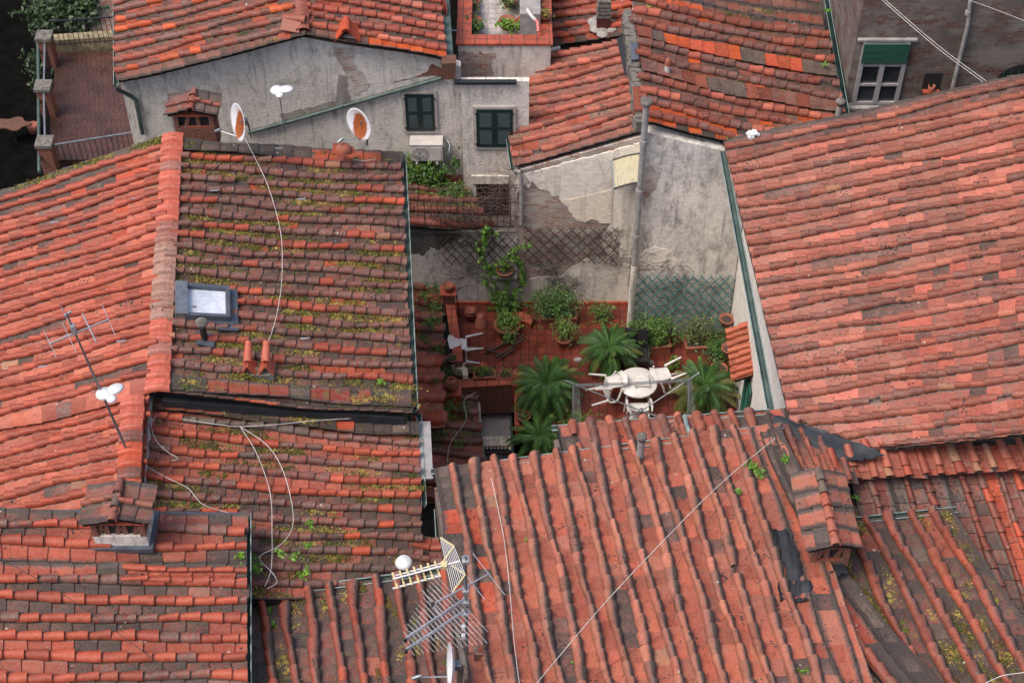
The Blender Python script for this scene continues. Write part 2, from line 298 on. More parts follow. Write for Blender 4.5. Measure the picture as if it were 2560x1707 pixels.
# ------------------------------------------------------------ tiles
ORG = ((.50, .090, .040), .12); ORB = ((.58, .10, .025), .1); PNK = ((.50, .135, .090), .12); RED = ((.36, .072, .040), .15); DRK = ((.31, .075, .048), .88)
DK2 = ((.24, .07, .05), 1.); GRY = ((.17, .13, .10), .95); PAL = ((.44, .20, .12), .35); BRO = ((.32, .105, .07), .8); LGR = ((.30, .24, .19), .7); PKO = ((.40, .15, .11), .6)
OLD = [(5, DRK), (4, DK2), (3, BRO), (2, RED), (1, ORG), (.3, PAL)]
def pick(pal, rnd):
    t = sum(a for a, _ in pal)*rnd.random()
    for a, c in pal:
        t -= a
        if t <= 0: return c
    return pal[-1][1]
def coppo(u0, u1, v, rv, h, r, m=9, flip=False, dv=0., tp=.74):
    """half tube from u0 (upper, narrow) to u1 (lower, wide); rv = metres -> row units"""
    V = []; F = []; sm = []
    def ring(u, k, hh, dvv):
        V.append((u, v+dvv-r*k*rv, hh+.002))
        for j in range(m+1):
            a = pi*j/m; V.append((u, v+dvv-math.cos(a)*r*k*rv, hh+.012+math.sin(a)*r*k*1.0))
        V.append((u, v+dvv+r*k*rv, hh+.002))
    q = m+3
    ring(u0, tp, h, -dv); ring(u0*.45+u1*.55, (1+tp)/2+.04, h+.018, 0); ring(u1, 1., h+(.036 if tp > .7 else .055), dv)
    for w in (0, 1): F += [(w*q+j, (w+1)*q+j, (w+1)*q+j+1, w*q+j+1) for j in range(q-1)]; sm += [True]*(q-1)
    o = len(V); ring(u1+.001, 1., h+.036, dv); ring(u1+.001, .80, h+.032, dv); ring(u1-.10, .62, h-.02, 0)
    for w in (0, 1): F += [(o+w*q+j, o+(w+1)*q+j, o+(w+1)*q+j+1, o+w*q+j+1) for j in range(q-1)]; sm += [False]*(q-1)
    return V, F, sm
def pan(u0, u1, va, vb, h, rnd, skew=0., rib=.020, th=.020):
    e = (vb-va); j = lambda k: (rnd.random()-.5)*k
    t = j(.036); dh = j(.02); V = []
    for u, hh, du in ((u0, h, 0), (u1, h+.030+abs(j(.012)), 1), (u1, h+.030-th, 1)):
        for q, rh in ((.015, rib), (.30, 0), (.70, 0), (.985, rib)):
            V.append((u+(t*(q-.5)*2 if du else 0), va+e*q+skew*du, hh+rh+dh*(q-.5)))
    F = [(i, 4+i, 5+i, i+1) for i in range(3)]+[(4+i, 8+i, 9+i, 5+i) for i in range(3)]+[(0, 4, 8), (3, 11, 7)]
    return V, F, [False]*len(F)
def roof3(name, u0, d0, uN, dN, n, parent, L=.33, pan_pal=OLD, cop_pal=None, pre=.5, post=.5, clip=None, sag=.05, wav=.016, moss=0., rr=.235, flat=(), seed=1, stick=.55, wear=1., deck=True, label=None,
          mossp=0, bulge=None, zones=None, nocop=(), side=0):
    rnd = random.Random(seed); cop_pal = cop_pal or pan_pal
    u0, d0, uN, dN = map(Vector, (u0, d0, uN, dN)); Lr = ((d0-u0).length+(dN-uN).length)/2; Wd = ((uN-u0).length+(dN-d0).length)/2; rw = Wd/n; rv = 1/rw; rv_ = 1.
    nrm = ((d0-u0).cross(uN-u0)).normalized()
    if nrm.z < 0: nrm = -nrm
    ph = [rnd.random()*6.28 for _ in range(8)]
    def surf(A):
        A = np.asarray(A, float); U, V, H = A[:, 0], A[:, 1], A[:, 2]
        Vw = V+.07*np.sin(U*1.3+V*2.1+ph[0])*(1)+.04*np.sin(U*3.1+V*3.7+ph[1])
        s = (U/Lr)[:, None]; t = (Vw/n)[:, None]
        a = np.array(u0)*(1-s)+np.array(d0)*s; b = np.array(uN)*(1-s)+np.array(dN)*s; p = a*(1-t)+b*t
        hz = H-sag*np.sin(np.clip(s[:, 0], 0, 1)*pi)+wav*(np.sin(U*1.9+V*.45+ph[2])+np.sin(V*1.1-U*.8+ph[3])+.6*np.sin(V*2.3+U*2.9+ph[4]))
        return p+hz[:, None]*np.array(nrm)[None]
    AV, AF, AS, AC, AW = [], [], [], [], []
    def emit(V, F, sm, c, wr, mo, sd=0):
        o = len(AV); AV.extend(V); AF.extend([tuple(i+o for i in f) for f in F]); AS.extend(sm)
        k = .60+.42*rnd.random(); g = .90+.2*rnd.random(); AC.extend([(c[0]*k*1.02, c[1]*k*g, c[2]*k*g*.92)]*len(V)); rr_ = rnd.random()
        if sd == 9: AW.extend([((wr*wear*(.75+.5*rr_)+(.3 if i_ > 3 else 0) if i_ % 4 in (1, 2) else min(1.9, wr*wear+1.25)), mo, rr_) for i_ in range(len(V))])  # pan edges painted dark: a shade line beside each coppo plus settled dirt
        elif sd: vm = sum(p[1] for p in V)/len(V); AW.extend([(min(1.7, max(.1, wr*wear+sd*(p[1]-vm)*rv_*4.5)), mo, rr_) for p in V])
        else: AW.extend([(wr*wear, mo, rr_)]*len(V))
    poly = None
    if clip:
        qs = [P(*q_) if len(q_) == 3 else PPL(q_[0], q_[1], u0, nrm) for q_ in clip]; poly = [(q.x, q.y) for q in qs]
        ar = sum(poly[i][0]*poly[(i+1) % len(poly)][1]-poly[(i+1) % len(poly)][0]*poly[i][1] for i in range(len(poly)))
        if ar < 0: poly = poly[::-1]
    def inside(u, v, mrg):
        if poly is None: return True
        p = surf([(u, v, 0)])[0]
        for i in range(len(poly)):
            a, b = poly[i], poly[(i+1) % len(poly)]; l = math.hypot(b[0]-a[0], b[1]-a[1])
            if ((b[0]-a[0])*(p[1]-a[1])-(b[1]-a[1])*(p[0]-a[0]))/l < -mrg: return False
        return True
    def zone(u, v, pal, kind):
        if zones:
            for z in zones:
                if z[0] <= u/Lr <= z[1] and z[2] <= v <= z[3] and kind in z[4]: return z[5]
        return pal
    lo = math.floor(-pre+1e-6); 
    for j in range(lo, math.ceil(n+post-1e-6)):
        va, vb = max(j, -pre), min(j+1, n+post)
        if vb-va < .12: continue
        u = -rnd.random()*L*.3; prev = None
        while u < Lr-.02:
            l = L*(.95+.1*rnd.random()); ue = min(u+l, Lr); c = None
            pp = zone(u, j+.5, pan_pal, 'p')
            c = prev if (prev and rnd.random() < stick and pp is pan_pal and prev is not PAL) else pick(pp, rnd); prev = c
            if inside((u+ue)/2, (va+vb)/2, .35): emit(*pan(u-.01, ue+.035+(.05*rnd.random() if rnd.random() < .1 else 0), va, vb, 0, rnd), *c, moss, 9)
            u += l
    for i in range(0, n+1):
        if i in nocop: continue
        if i in flat:
            u = -.02; 
            while u < Lr-.05:
                ue = min(u+L*1.02, Lr+.01)
                if inside((u+ue)/2, i, .3): emit(*pan(u-.01, ue+.03, i-.52, i+.52, .055, rnd), *pick(zone(u, i, pan_pal, 'f') , rnd), moss)
                u += L*1.02
            continue
        u = -rnd.random()*L*.6; prev = None
        while u < Lr-.02:
            l = L*(.78+.36*rnd.random()); ue = min(u+l, Lr+.015)
            pp = zone(u, i, cop_pal, 'c')
            c = prev if (prev and rnd.random() < stick and pp is cop_pal and prev is not PAL) else pick(pp, rnd); prev = c
            if ue-u > .07 and inside((u+ue)/2, i, .3) and rnd.random() > .004:
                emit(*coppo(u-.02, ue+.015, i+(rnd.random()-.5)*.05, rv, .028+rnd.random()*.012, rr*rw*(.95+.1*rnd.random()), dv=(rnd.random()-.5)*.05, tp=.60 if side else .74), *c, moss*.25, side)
            u += l
    if deck:
        q = 10; g = []
        for a in range(q+1):
            for b in range(q+1): g.append((Lr*a/q*.995, -pre+.03+(n+pre+post-.06)*b/q, -.035))
        o = len(AV); AV.extend(g); AF.extend([(o+a*(q+1)+b, o+(a+1)*(q+1)+b, o+(a+1)*(q+1)+b+1, o+a*(q+1)+b+1) for a in range(q) for b in range(q)]); AS.extend([False]*q*q); AC.extend([(.02, .015, .012)]*len(g)); AW.extend([(0, 0, 0)]*len(g))
    mb = MB(); mb.v = [tuple(p) for p in surf(AV)]; mb.f = AF; mb.sm = AS; mb.mi = [0]*len(AF); mb.c = AC
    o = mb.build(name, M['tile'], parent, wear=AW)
    if poly:
        bm = bmesh.new(); bm.from_mesh(o.data); wl = WL[o.name]
        for i in range(len(poly)):
            a, b = Vector((*poly[i], 0)), Vector((*poly[(i+1) % len(poly)], 0)); nn = Vector((b.y-a.y, a.x-b.x, 0)).normalized()
            bmesh.ops.bisect_plane(bm, geom=bm.verts[:]+bm.edges[:]+bm.faces[:], plane_co=a-Vector((wl.x, wl.y, 0)), plane_no=nn, clear_outer=True)
        bm.to_mesh(o.data); bm.free()
    if label: o['label'] = label
    if mossp:                       # fuzzy moss cushions in the channels
        mm = MB(); cnt = 0
        for _ in range(mossp*6):
            u, v = rnd.random()*Lr, -pre+rnd.random()*(n+pre+post)
            if not inside(u, v, -.05): continue
            if math.sin(u*1.7+ph[5]+v*.6)+math.sin(v*1.3-u*.9+ph[6])+math.sin(u*4.1+v*2.2)*.7+rnd.random()*.9 < .95: continue
            fr = v-math.floor(v); side = .5+(.16 if rnd.random() < .5 else -.16)+rnd.random()*.14-.07; v = math.floor(v)+side
            if v < -pre or v > n+post: continue
            R = .04+.08*rnd.random(); yel = rnd.random(); k = int(20+R*520)
            base = (.6+.5*rnd.random(), .55+.5*rnd.random(), .6) if yel < .6 else (2.7, 2.1, 2.6)
            pts = [(u+rnd.gauss(0, R*1.3), v+rnd.gauss(0, R*.45)*rv, .02+abs(rnd.gauss(0, .5))*R*.5) for _ in range(k)]
            for p in surf(pts):
                p = Vector(p); e = .008+.014*rnd.random(); a = Vector((rnd.gauss(0, 1), rnd.gauss(0, 1), rnd.gauss(0, .6))).normalized()*e; b = Vector((rnd.gauss(0, 1), rnd.gauss(0, 1), rnd.gauss(0, .6))).normalized()*e*.7
                mm.add([p-a, p+b, p+a, p-b], [(0, 1, 2, 3)], c=tuple(x*(.7+.6*rnd.random()) for x in base))
            for _q in range(2):
                pc = surf([(u+rnd.gauss(0, R*.7), v+rnd.gauss(0, R*.3)*rv, .005)])[0]; r9 = R*(.35+.4*rnd.random()); mm.lathe([(r9, 0), (r9*.8, r9*.35), (r9*.4, r9*.52), (0, r9*.55)], tuple(pc), 7); 
                for q9 in range(len(mm.c)-28, len(mm.c)): mm.c[q9] = tuple(x*.75 for x in base)
            cnt += 1
            if cnt >= mossp: break
        if mm.v: tag(mm.build('moss', M['mossm'], parent), kind='stuff')
    return surf, Lr, n
def roof(name, ru, rd, su, sd, n, parent, **k):
    return roof3(name, P(*ru), P(*rd), P(*su), P(*sd), n, parent, **k)
def ridge_caps(name, a, b, n, parent, w=.42, pal=None, r=.15, seed=3, zones=None, over=.03, coppi=True):
    """ridge covered with coppi laid across the ridge line (photo's raised column of caps)"""
    rnd = random.Random(seed); a, b = Vector(a), Vector(b); d = (b-a)/n; mb = MB(); W = []
    ax = Vector((d.y, -d.x, 0)).normalized()
    for i in range(n):
        c, wr = pick(pal(i) if callable(pal) else pal, rnd); p = a+d*i; k = .9+.2*rnd.random(); c = tuple(x*k for x in c); o = len(mb.v); l = d.length
        x0, x1 = -w/2+(rnd.random()-.5)*.02, w/2+(rnd.random()-.5)*.02
        # flat part + rounded part, like the photo's stepped caps
        prof = [(0, .035), (.50*l, .045), (.56*l, .06), (.64*l, .095), (.76*l, .11), (.9*l, .09), (.99*l, .05), (1.02*l, .0)]
        vs = []
        for q, h in prof:
            for xx in (x0, -w*.25, 0, w*.25, x1): vs.append(p+d.normalized()*q+ax*xx+Vector((0, 0, h+over+.05*math.cos(xx/w*pi))))
        fs = [(i2*5+j, i2*5+j+1, (i2+1)*5+j+1, (i2+1)*5+j) for i2 in range(len(prof)-1) for j in range(4)]
        m1 = len(vs); 
        for q, h in prof:
            for xx in (x0, x1): vs.append(p+d.normalized()*q+ax*xx+Vector((0, 0, -.06)))
        for i2 in range(len(prof)-1):
            fs.append((i2*5, (i2+1)*5, m1+2*(i2+1), m1+2*i2)); fs.append((i2*5+4, m1+2*i2+1, m1+2*(i2+1)+1, (i2+1)*5+4))
        mb.add(vs, fs, False, c=c); W += [(wr, .0)]*len(vs)
    return mb.build(name, M['tile'], parent, wear=W)
def gutter(name, pts, parent, w=.13, h=.10, m='gutter', r=None):
    """open trough with a thin front lip along pts"""
    mb = MB(); pts = [Vector(p) for p in pts]
    for a, b in zip(pts[:-1], pts[1:]):
        d = (b-a).normalized(); x = Vector((d.y, -d.x, 0)).normalized(); n = 7; vs = []
        for p in (a, b):
            for k in (1., .88):
                for j in range(n+1):
                    t = pi*j/n; vs.append(p+x*math.cos(t)*w/2*k-Vector((0, 0, math.sin(t)*h*k)))
        q = n+1; fs = []
        for k in (0, 1): fs += [(k*q+j, k*q+j+1, 2*q+k*q+j+1, 2*q+k*q+j) for j in range(n)]
        fs += [(0, q, 3*q, 2*q), (n, q+n, 3*q+n, 2*q+n)]
        mb.add(vs, fs, True)
        pass
    g_ = mb.build(name, M[m], parent); lp = MB()
    for sgn in (1, -1): lp.tube([p+Vector(((pts[-1]-pts[0]).normalized().y, -(pts[-1]-pts[0]).normalized().x, 0))*sgn*w/2 for p in pts], .012, 5)
    lp.build('gutter_lip', M['lip'], g_); return g_
def body(parent, pts, zb=-4., mat='brickd', inset=.0, name='wall', drop=.16):
    """wall block under a roof: pts = roof corner points in order"""
    pts = [Vector(p) for p in pts]; c = sum(pts, Vector())/len(pts); q = [p+(c-p)*inset-Vector((0, 0, drop)) for p in pts]; mb = MB(); n = len(q)
    vs = q+[Vector((p.x, p.y, zb)) for p in q]
    mb.add(vs, [tuple(range(n))]+[(i, (i+1) % n, n+(i+1) % n, n+i) for i in range(n)]); return mb.build(name, M[mat], parent)
def wallpoly(name, px, Y, mat, parent=None, th=.25, jag=0., seed=0, pts3=None, off=0.):
    """vertical plate facing the camera, outline given on the plane y = Y"""
    rnd = random.Random(seed); pts = pts3 or [PY(x, y, Y) for x, y in px]; out = []
    n = len(pts)
    for i in range(n):
        a, b = pts[i], pts[(i+1) % n]; out.append(a)
        if jag:
            k = int((b-a).length/.07)
            for q in range(1, k): out.append(a.lerp(b, q/k)+Vector((rnd.gauss(0, jag), 0, rnd.gauss(0, jag))))
    mb = MB(); mb.prism([p+Vector((0, -off, 0)) for p in out], (0, th, 0)); return mb.build(name, M[mat], parent)

def sheet(name, px, parent, mat='bitumen', n=10, amp=.035, th=.02, seed=1):
    """crumpled membrane over four corner points (px, py, z)"""
    rnd = random.Random(seed); a, b, c, d = [P(*q) for q in px]; mb = MB(); ph = [rnd.random()*6 for _ in range(6)]; vs = []
    for i in range(n+1):
        for j in range(n+1):
            u, v = i/n, j/n; p = (a*(1-u)+b*u)*(1-v)+(d*(1-u)+c*u)*v
            e = 0 if 0 < i < n and 0 < j < n else 1
            p = p+Vector((rnd.gauss(0, .02)*e, rnd.gauss(0, .02)*e, amp*(math.sin(u*7+ph[0]+v*2)+math.sin(v*6+ph[1]-u*3)+math.sin(u*15+v*5+ph[2])*.5)+rnd.gauss(0, amp*.25))); vs.append(p)
    k = len(vs); fs = [(i*(n+1)+j, (i+1)*(n+1)+j, (i+1)*(n+1)+j+1, i*(n+1)+j+1) for i in range(n) for j in range(n)]
    mb.add(vs, fs, True); mb.add([p-Vector((0, 0, th)) for p in vs], [f[::-1] for f in fs], True); return mb.build(name, M[mat], parent)
# ============================================================ SETTING
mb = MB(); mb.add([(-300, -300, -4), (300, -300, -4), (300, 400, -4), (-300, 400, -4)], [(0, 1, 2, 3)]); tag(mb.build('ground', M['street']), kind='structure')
NEWC = [(8, ((.40, .078, .042), .15)), (1.2, RED)]; NEWP = [(6, ((.52, .145, .095), .12)), (2, ((.44, .10, .055), .2)), (.2, PAL), (.5, DRK)]
MIXD = [(5, ((.34, .082, .052), .42)), (3, DRK), (2.2, RED), (1, BRO), (1.2, ORG), (.4, PAL)]
# ============================================================ LEFT HOUSE (three slopes)
ZR, ZE = 7.6, 6.2
h1 = thing('house', 'large left house with a bright orange slope, raised ridge strip and mossy brown skylight slope', 'house', P(600, 700, -4))
roof('roof', (410, 371, ZR), (-110, 536, 6.0), (352, 1200, ZR), (-110, 1306, 6.0), 25, h1, L=.335, rr=.22, pan_pal=NEWP, cop_pal=NEWC, pre=.6, post=3.6, seed=11, label='bright orange tiled slope', sag=.03,
     zones=[(0, 1, -3, 1.6, 'p', [(3, DRK), (2, GRY), (2, ORG)]), (.1, .6, 2, 8, 'p', [(4, PKO), (3, PNK), (1, BRO), (1, ORG)])], mossp=0, flat=(19,))
roof('roof', (410, 342, ZR), (-110, 505, 6.0), (412, 368, ZR), (-110, 533, 6.0), 1, h1, L=.4, pan_pal=[(4, GRY), (3, DK2), (1, RED)], nocop=(0, 1), pre=0, post=.0, moss=.5, mossp=260, seed=12, label='mossy verge strip of flat tiles', deck=False)
SB = roof('roof', (448, 391, ZR), (1000, 424, ZE), (418, 911, ZR), (1023, 957, ZE), 17, h1, L=.31, pan_pal=[(5, DRK), (3, BRO), (2, DK2), (1, PKO), (.6, ORG)], cop_pal=[(6, DRK), (3, ((.22, .075, .055), .7)), (1.6, RED), (.5, ORG), (.35, PAL)],
     pre=1.5, post=2.2, wear=1., moss=.35, seed=13, mossp=850, flat=(), label='mossy dark brown slope', sag=.04, stick=.62)
roof('roof', (455, 345, ZR+.07), (1003, 383, ZE+.07), (452, 374, ZR+.07), (1001, 412, ZE+.07), 1, h1, L=.40, pan_pal=[(4, GRY), (2, DK2), (1.2, RED), (.5, ORG)], nocop=(0, 1), pre=0, post=0, moss=.3, seed=14, label='lichen covered verge strip', deck=False, mossp=8)
roof('roof', (414, 935, ZR+.07), (1022, 978, ZE+.07), (410, 975, ZR+.07), (1023, 1018, ZE+.07), 1, h1, L=.40, pan_pal=[(5, GRY), (2, DK2), (.6, RED)], nocop=(0, 1), pre=0, post=0, moss=.35, seed=15, label='lichen covered verge strip', deck=False, mossp=10)
ZR2, ZE2 = 7.2, 5.75
SCf = roof('roof', (363, 1040, ZR2), (1041, 1111, ZE2), (330, 1447, ZR2), (1050, 1462, ZE2), 10, h1, L=.31, pan_pal=[(3, ((.44, .14, .10), .25)), (5, ((.46, .115, .075), .2)), (1.5, DRK), (.5, PAL)], cop_pal=[(6, ((.46, .09, .045), .15)), (3.5, DRK), (.6, GRY), (.4, PAL)], pre=1.6, post=1.1, moss=.2, seed=16, mossp=260, label='orange and brown patched slope', sag=.06, stick=.75,
     zones=[(0, 1, 4.2, 14, 'p', [(5, DRK), (2, DK2), (2, BRO), (1.4, ((.42, .11, .075), .3))]), (0, 1, 4.6, 14, 'c', [(7, DRK), (2, DK2), (1.2, ORG)])])
roof('roof', (1036, 1366, ZE2+.05), (1092, 1375, ZE2-.1), (1036, 1462, ZE2+.05), (1096, 1478, ZE2-.1), 3, h1, L=.31, pan_pal=[(3, DRK), (2, RED)], pre=1., post=1, seed=17, label='short lower slope at the corner')
roof('roof', (362, 986, ZR2+.1), (1043, 1050, ZE2+.1), (362, 1024, ZR2+.1), (1043, 1092, ZE2+.1), 1, h1, L=.36, pan_pal=[(4, GRY), (4, DK2), (1.5, ORG)], nocop=(0, 1), pre=0, post=0, seed=18, moss=.2, mossp=14, label='lichen covered course of flat tiles', deck=False, zones=[(0, .25, -1, 2, 'p', [(1, ORB), (1, ORG)])])
rp = lambda i: [(1, ((.40, .22, .16), .6))] if 11 <= i <= 17 else [(5, ((.50, .12, .075), .1)), (1, PKO)]
ridge_caps('ridge_tiles', P(433, 340, ZR+.02), P(395, 985, ZR+.02), 24, h1, w=.44, pal=rp)
ridge_caps('ridge_tiles', P(333, 996, ZR+.16), P(322, 1270, ZR+.12), 9, h1, w=.42, pal=lambda i: [(3, ((.50, .12, .075), .1)), (1, DRK)] if i < 4 else [(2, DRK), (2, ORG)])
gutter('gutter', [P(1007, 378, ZE-.02), P(1037, 1024, ZE-.02)], h1)
gutter('gutter', [P(1047, 1030, ZE2-.02), P(1060, 1262, ZE2-.02)], h1, w=.09)
gutter('gutter', [P(1092, 1272, ZE2-.1), P(1100, 1400, ZE2-.1)], h1, w=.09)
body(h1, [P(447, 352, ZR), P(985, 392, ZE+.1), P(1008, 1030, ZE+.1), P(400, 985, ZR)], drop=.2, mat='bitumen')
body(h1, [P(0, 475, 6.3), P(435, 352, ZR), P(330, 1440, ZR), P(0, 1440, 6.3)], drop=.25, mat='grayw')
body(h1, [P(362, 1000, ZR2), P(1020, 1060, ZE2), P(1040, 1470, ZE2), P(330, 1480, ZR2)], drop=.2, mat='grayw')
# dark membrane in the step between the slopes
for k in range(4):
    f0, f1 = k/4-.01, (k+1)/4+.01; L3 = lambda a, b, f: tuple(a[i]+(b[i]-a[i])*f for i in range(3)); a_, b_, c_, d_ = (398, 976, ZR-.05), (1030, 1020, ZE-.03), (1040, 1036, ZE2+.1), (368, 992, ZR2+.1)
    sheet('flashing', [L3(a_, b_, f0), L3(a_, b_, f1), L3(d_, c_, f1), L3(d_, c_, f0)], h1, amp=.02, seed=k)
# ============================================================ BOTTOM LEFT HOUSE
h2 = thing('house', 'house in the bottom left corner with broad tile courses and a grey louvred chimney', 'house', P(300, 1600, -4))
LP = [(5, DRK), (5, ((.22, .085, .065), .95)), (1.6, PKO), (1.6, ((.42, .11, .07), .2))]; LC = [(8, ((.42, .085, .045), .1)), (1.6, DRK), (.6, RED)]
SL = roof('roof', (-160, 1306, 8.15), (611, 1330, 7.3), (-180, 1692, 8.15), (613, 1694, 7.3), 8, h2, L=.37, pan_pal=LP, cop_pal=LC, pre=.95, post=1.6, seed=21, stick=.66, sag=.02, rr=.25, wav=.008, nocop=(2,), moss=.0, label='broad courses of flat and half-round tiles',
     zones=[(0, 1, 5.9, 7.1, 'p', [(5, ((.44, .10, .06), .2)), (1, DRK)]), (0, .55, .8, 2.2, 'p', [(1, ((.44, .10, .06), .2))])])
mb = MB()
for f0, f1, y0 in ((.02, .62, 0),):
    pass
roof('roof', (-160, 1397, 8.22), (310, 1408, 7.72), (-160, 1440, 8.22), (310, 1452, 7.72), 1, h2, L=.37, pan_pal=[(4, ((.44, .10, .06), .2)), (2, GRY)], nocop=(0, 1), pre=0, post=0, seed=22, label='raised course of flat tiles', deck=False, zones=[(.8, 1, -1, 2, 'p', [(1, GRY)])])
roof('roof', (310, 1420, 7.69), (612, 1428, 7.36), (310, 1450, 7.69), (612, 1456, 7.36), 1, h2, L=.37, pan_pal=LC, pre=0, post=0, seed=23, deck=False, label='doubled pair of half-round courses')
gutter('gutter', [P(617, 1284, 7.27), P(617, 1770, 7.27)], h2, w=.14)
mb = MB(); mb.bar(P(-160, 1276, 8.1), P(612, 1288, 7.25), .10, .03); mb.build('verge_board', M['slate'], h2)
body(h2, [P(-160, 1283, 8.15), P(600, 1292, 7.4), P(600, 1780, 7.4), P(-180, 1780, 8.15)], drop=.2)
# ============================================================ BOTTOM MIDDLE HOUSE
h3 = thing('house', 'low bottom middle house whose dark tile rows run towards a pale green gutter', 'house', P(880, 1650, -4))
SG = roof('roof', (690, 1780, 6.85), (654, 1492, 6.2), (1152, 1780, 6.85), (1107, 1436, 6.2), 8, h3, side=1.2, L=.40, pan_pal=[(6, DRK), (3, DK2), (2, GRY), (.8, ((.42, .12, .08), .2))], cop_pal=[(5, ((.26, .065, .045), .5)), (3, DRK), (2, ((.40, .085, .045), .15))], pre=1.1, post=.6, seed=31, moss=.2, mossp=40, stick=.6, rr=.24, sag=.0)
gutter('gutter', [P(630, 1488, 6.24), P(1112, 1426, 6.24)], h3, w=.13)
body(h3, [P(635, 1510, 6.2), P(1120, 1455, 6.2), P(1160, 1780, 6.9), P(660, 1780, 6.9)], drop=.2)
# ============================================================ BIG FRONT HOUSE
h4 = thing('house', 'large front house with long bulging orange tile rows and a brick vented chimney', 'house', P(1500, 1400, -4))
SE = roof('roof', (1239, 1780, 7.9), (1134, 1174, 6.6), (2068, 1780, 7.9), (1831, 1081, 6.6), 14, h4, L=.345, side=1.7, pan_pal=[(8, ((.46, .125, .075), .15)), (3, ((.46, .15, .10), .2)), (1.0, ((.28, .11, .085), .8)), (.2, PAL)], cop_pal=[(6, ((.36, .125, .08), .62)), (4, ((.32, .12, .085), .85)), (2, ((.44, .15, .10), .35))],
     pre=1., post=2.4, seed=41, stick=.35, rr=.245, sag=.0, wav=.02, flat=(), zones=[(.75, 1, -1, 1, 'p', [(1, GRY)]), (.35, .95, -1, .5, 'p', [(2, GRY), (1, ORG)])], nocop=(), label='long rows of bulging half-round tiles over smooth orange pans')
roof('roof', (2010, 1290, 7.3), (1915, 1083, 6.65), (2060, 1290, 7.3), (1953, 1077, 6.65), 1, h4, L=.42, pan_pal=[(1, GRY)], nocop=(0, 1), pre=.4, post=0, seed=42, deck=False, label='grey lichen covered flat tiles')
gutter('gutter', [P(1078, 1179, 6.62), P(1957, 1064, 6.62)], h4, w=.12)
SE2 = roof('roof', (2330, 1790, 7.6), (2080, 1400, 6.95), (2420, 1790, 7.6), (2150, 1400, 6.95), 1, h4, L=.38, pan_pal=[(2, ((.45, .105, .06), .15)), (2, GRY), (1, RED)], nocop=(0, 1), pre=.8, post=0, seed=43, label='right verge of flat orange and lichen grey tiles') if False else None
SF = roof('roof', (1455, 1150, 6.45), (1432, 1066, 6.15), (1905, 1120, 6.45), (1872, 1035, 6.15), 10, h4, L=.36, pan_pal=[(5, ((.42, .13, .09), .3)), (3, ((.45, .105, .06), .15)), (1, GRY)], cop_pal=[(5, ((.34, .095, .058), .4)), (3, ((.44, .14, .09), .3)), (2, DRK)], pre=1.1, post=4.2, seed=44, rr=.25, sag=0, label='narrow lower slope along the terrace edge')
gutter('gutter', [P(1380, 1070, 6.18), P(1925, 1029, 6.18)], h4, w=.12)
mb = MB(); mb.tube([P(1712, 1040, 6.3), P(1716, 1060, 6.45), P(1730, 1098, 6.6)], .045, 8); mb.build('down_pipe', M['lip'], h4)
roof('roof', (2020, 1195, 6.85), (1962, 1076, 6.4), (2125, 1205, 6.85), (2085, 1108, 6.4), 3, h4, L=.34, pan_pal=[(4, ((.42, .13, .09), .4)), (2, DRK)], cop_pal=[(3, ((.34, .095, .058), .5)), (2, DRK)], pre=.4, post=.6, seed=46, sag=0, label='narrow strip between the front slope and the black valley')
body(h4, [P(1960, 1090, 6.4), P(2090, 1115, 6.4), P(2130, 1205, 6.8), P(2020, 1195, 6.8)], drop=.2)
body(h4, [P(1085, 1200, 6.6), P(1955, 1085, 6.6), P(2250, 1780, 7.9), P(1175, 1780, 7.9)], drop=.22)
body(h4, [P(1385, 1082, 6.2), P(1925, 1042, 6.2), P(1960, 1130, 6.4), P(1400, 1150, 6.4)], drop=.2)
# ============================================================ RIGHT FRONT HOUSE
h5 = thing('house', 'lower right house with dark tile rows slanting towards the bottom right corner', 'house', P(2380, 1500, -4))
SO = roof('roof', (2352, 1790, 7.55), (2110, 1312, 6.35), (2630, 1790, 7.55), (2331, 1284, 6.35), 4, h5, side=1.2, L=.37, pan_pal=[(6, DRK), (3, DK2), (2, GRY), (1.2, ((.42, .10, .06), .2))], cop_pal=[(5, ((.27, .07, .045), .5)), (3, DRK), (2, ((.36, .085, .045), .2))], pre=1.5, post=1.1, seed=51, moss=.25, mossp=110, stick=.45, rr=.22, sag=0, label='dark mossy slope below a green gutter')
gutter('gutter', [P(2134, 1300, 6.38), P(2392, 1273, 6.38)], h5, w=.12)
SN = roof('roof', (2168, 1190, 6.3), (2290, 1600, 5.0), (2530, 1160, 6.3), (2700, 1600, 5.0), 8, h5, L=.30, pan_pal=[(6, ((.24, .055, .038), .4)), (3, DRK), (1.2, ORG), (.6, GRY)], cop_pal=[(5, ((.24, .055, .035), .3)), (3, DRK), (1.4, ORG)], pre=.9, post=2, seed=52, rr=.2, sag=.05, stick=.5, nocop=(1, 4), label='steep dark red slope facing the viewer')
SS = roof('roof', (2080, 1136, 6.72), (2095, 1196, 6.54), (2545, 1112, 6.72), (2570, 1172, 6.54), 11, h5, L=.42, pan_pal=[(3, ((.40, .095, .06), .2)), (2, RED)], cop_pal=[(3, ((.42, .12, .075), .2)), (3, RED), (1, PAL)], pre=1.2, post=2, seed=53, rr=.28, sag=0, label='ridge course of short half-round tiles')
body(h5, [P(2140, 1320, 6.35), P(2390, 1290, 6.35), P(2680, 1790, 7.6), P(2210, 1790, 7.6)], drop=.2)
body(h5, [P(2080, 1150, 6.5), P(2620, 1120, 6.5), P(2760, 1560, 5.1), P(2250, 1560, 5.1)], drop=.3)
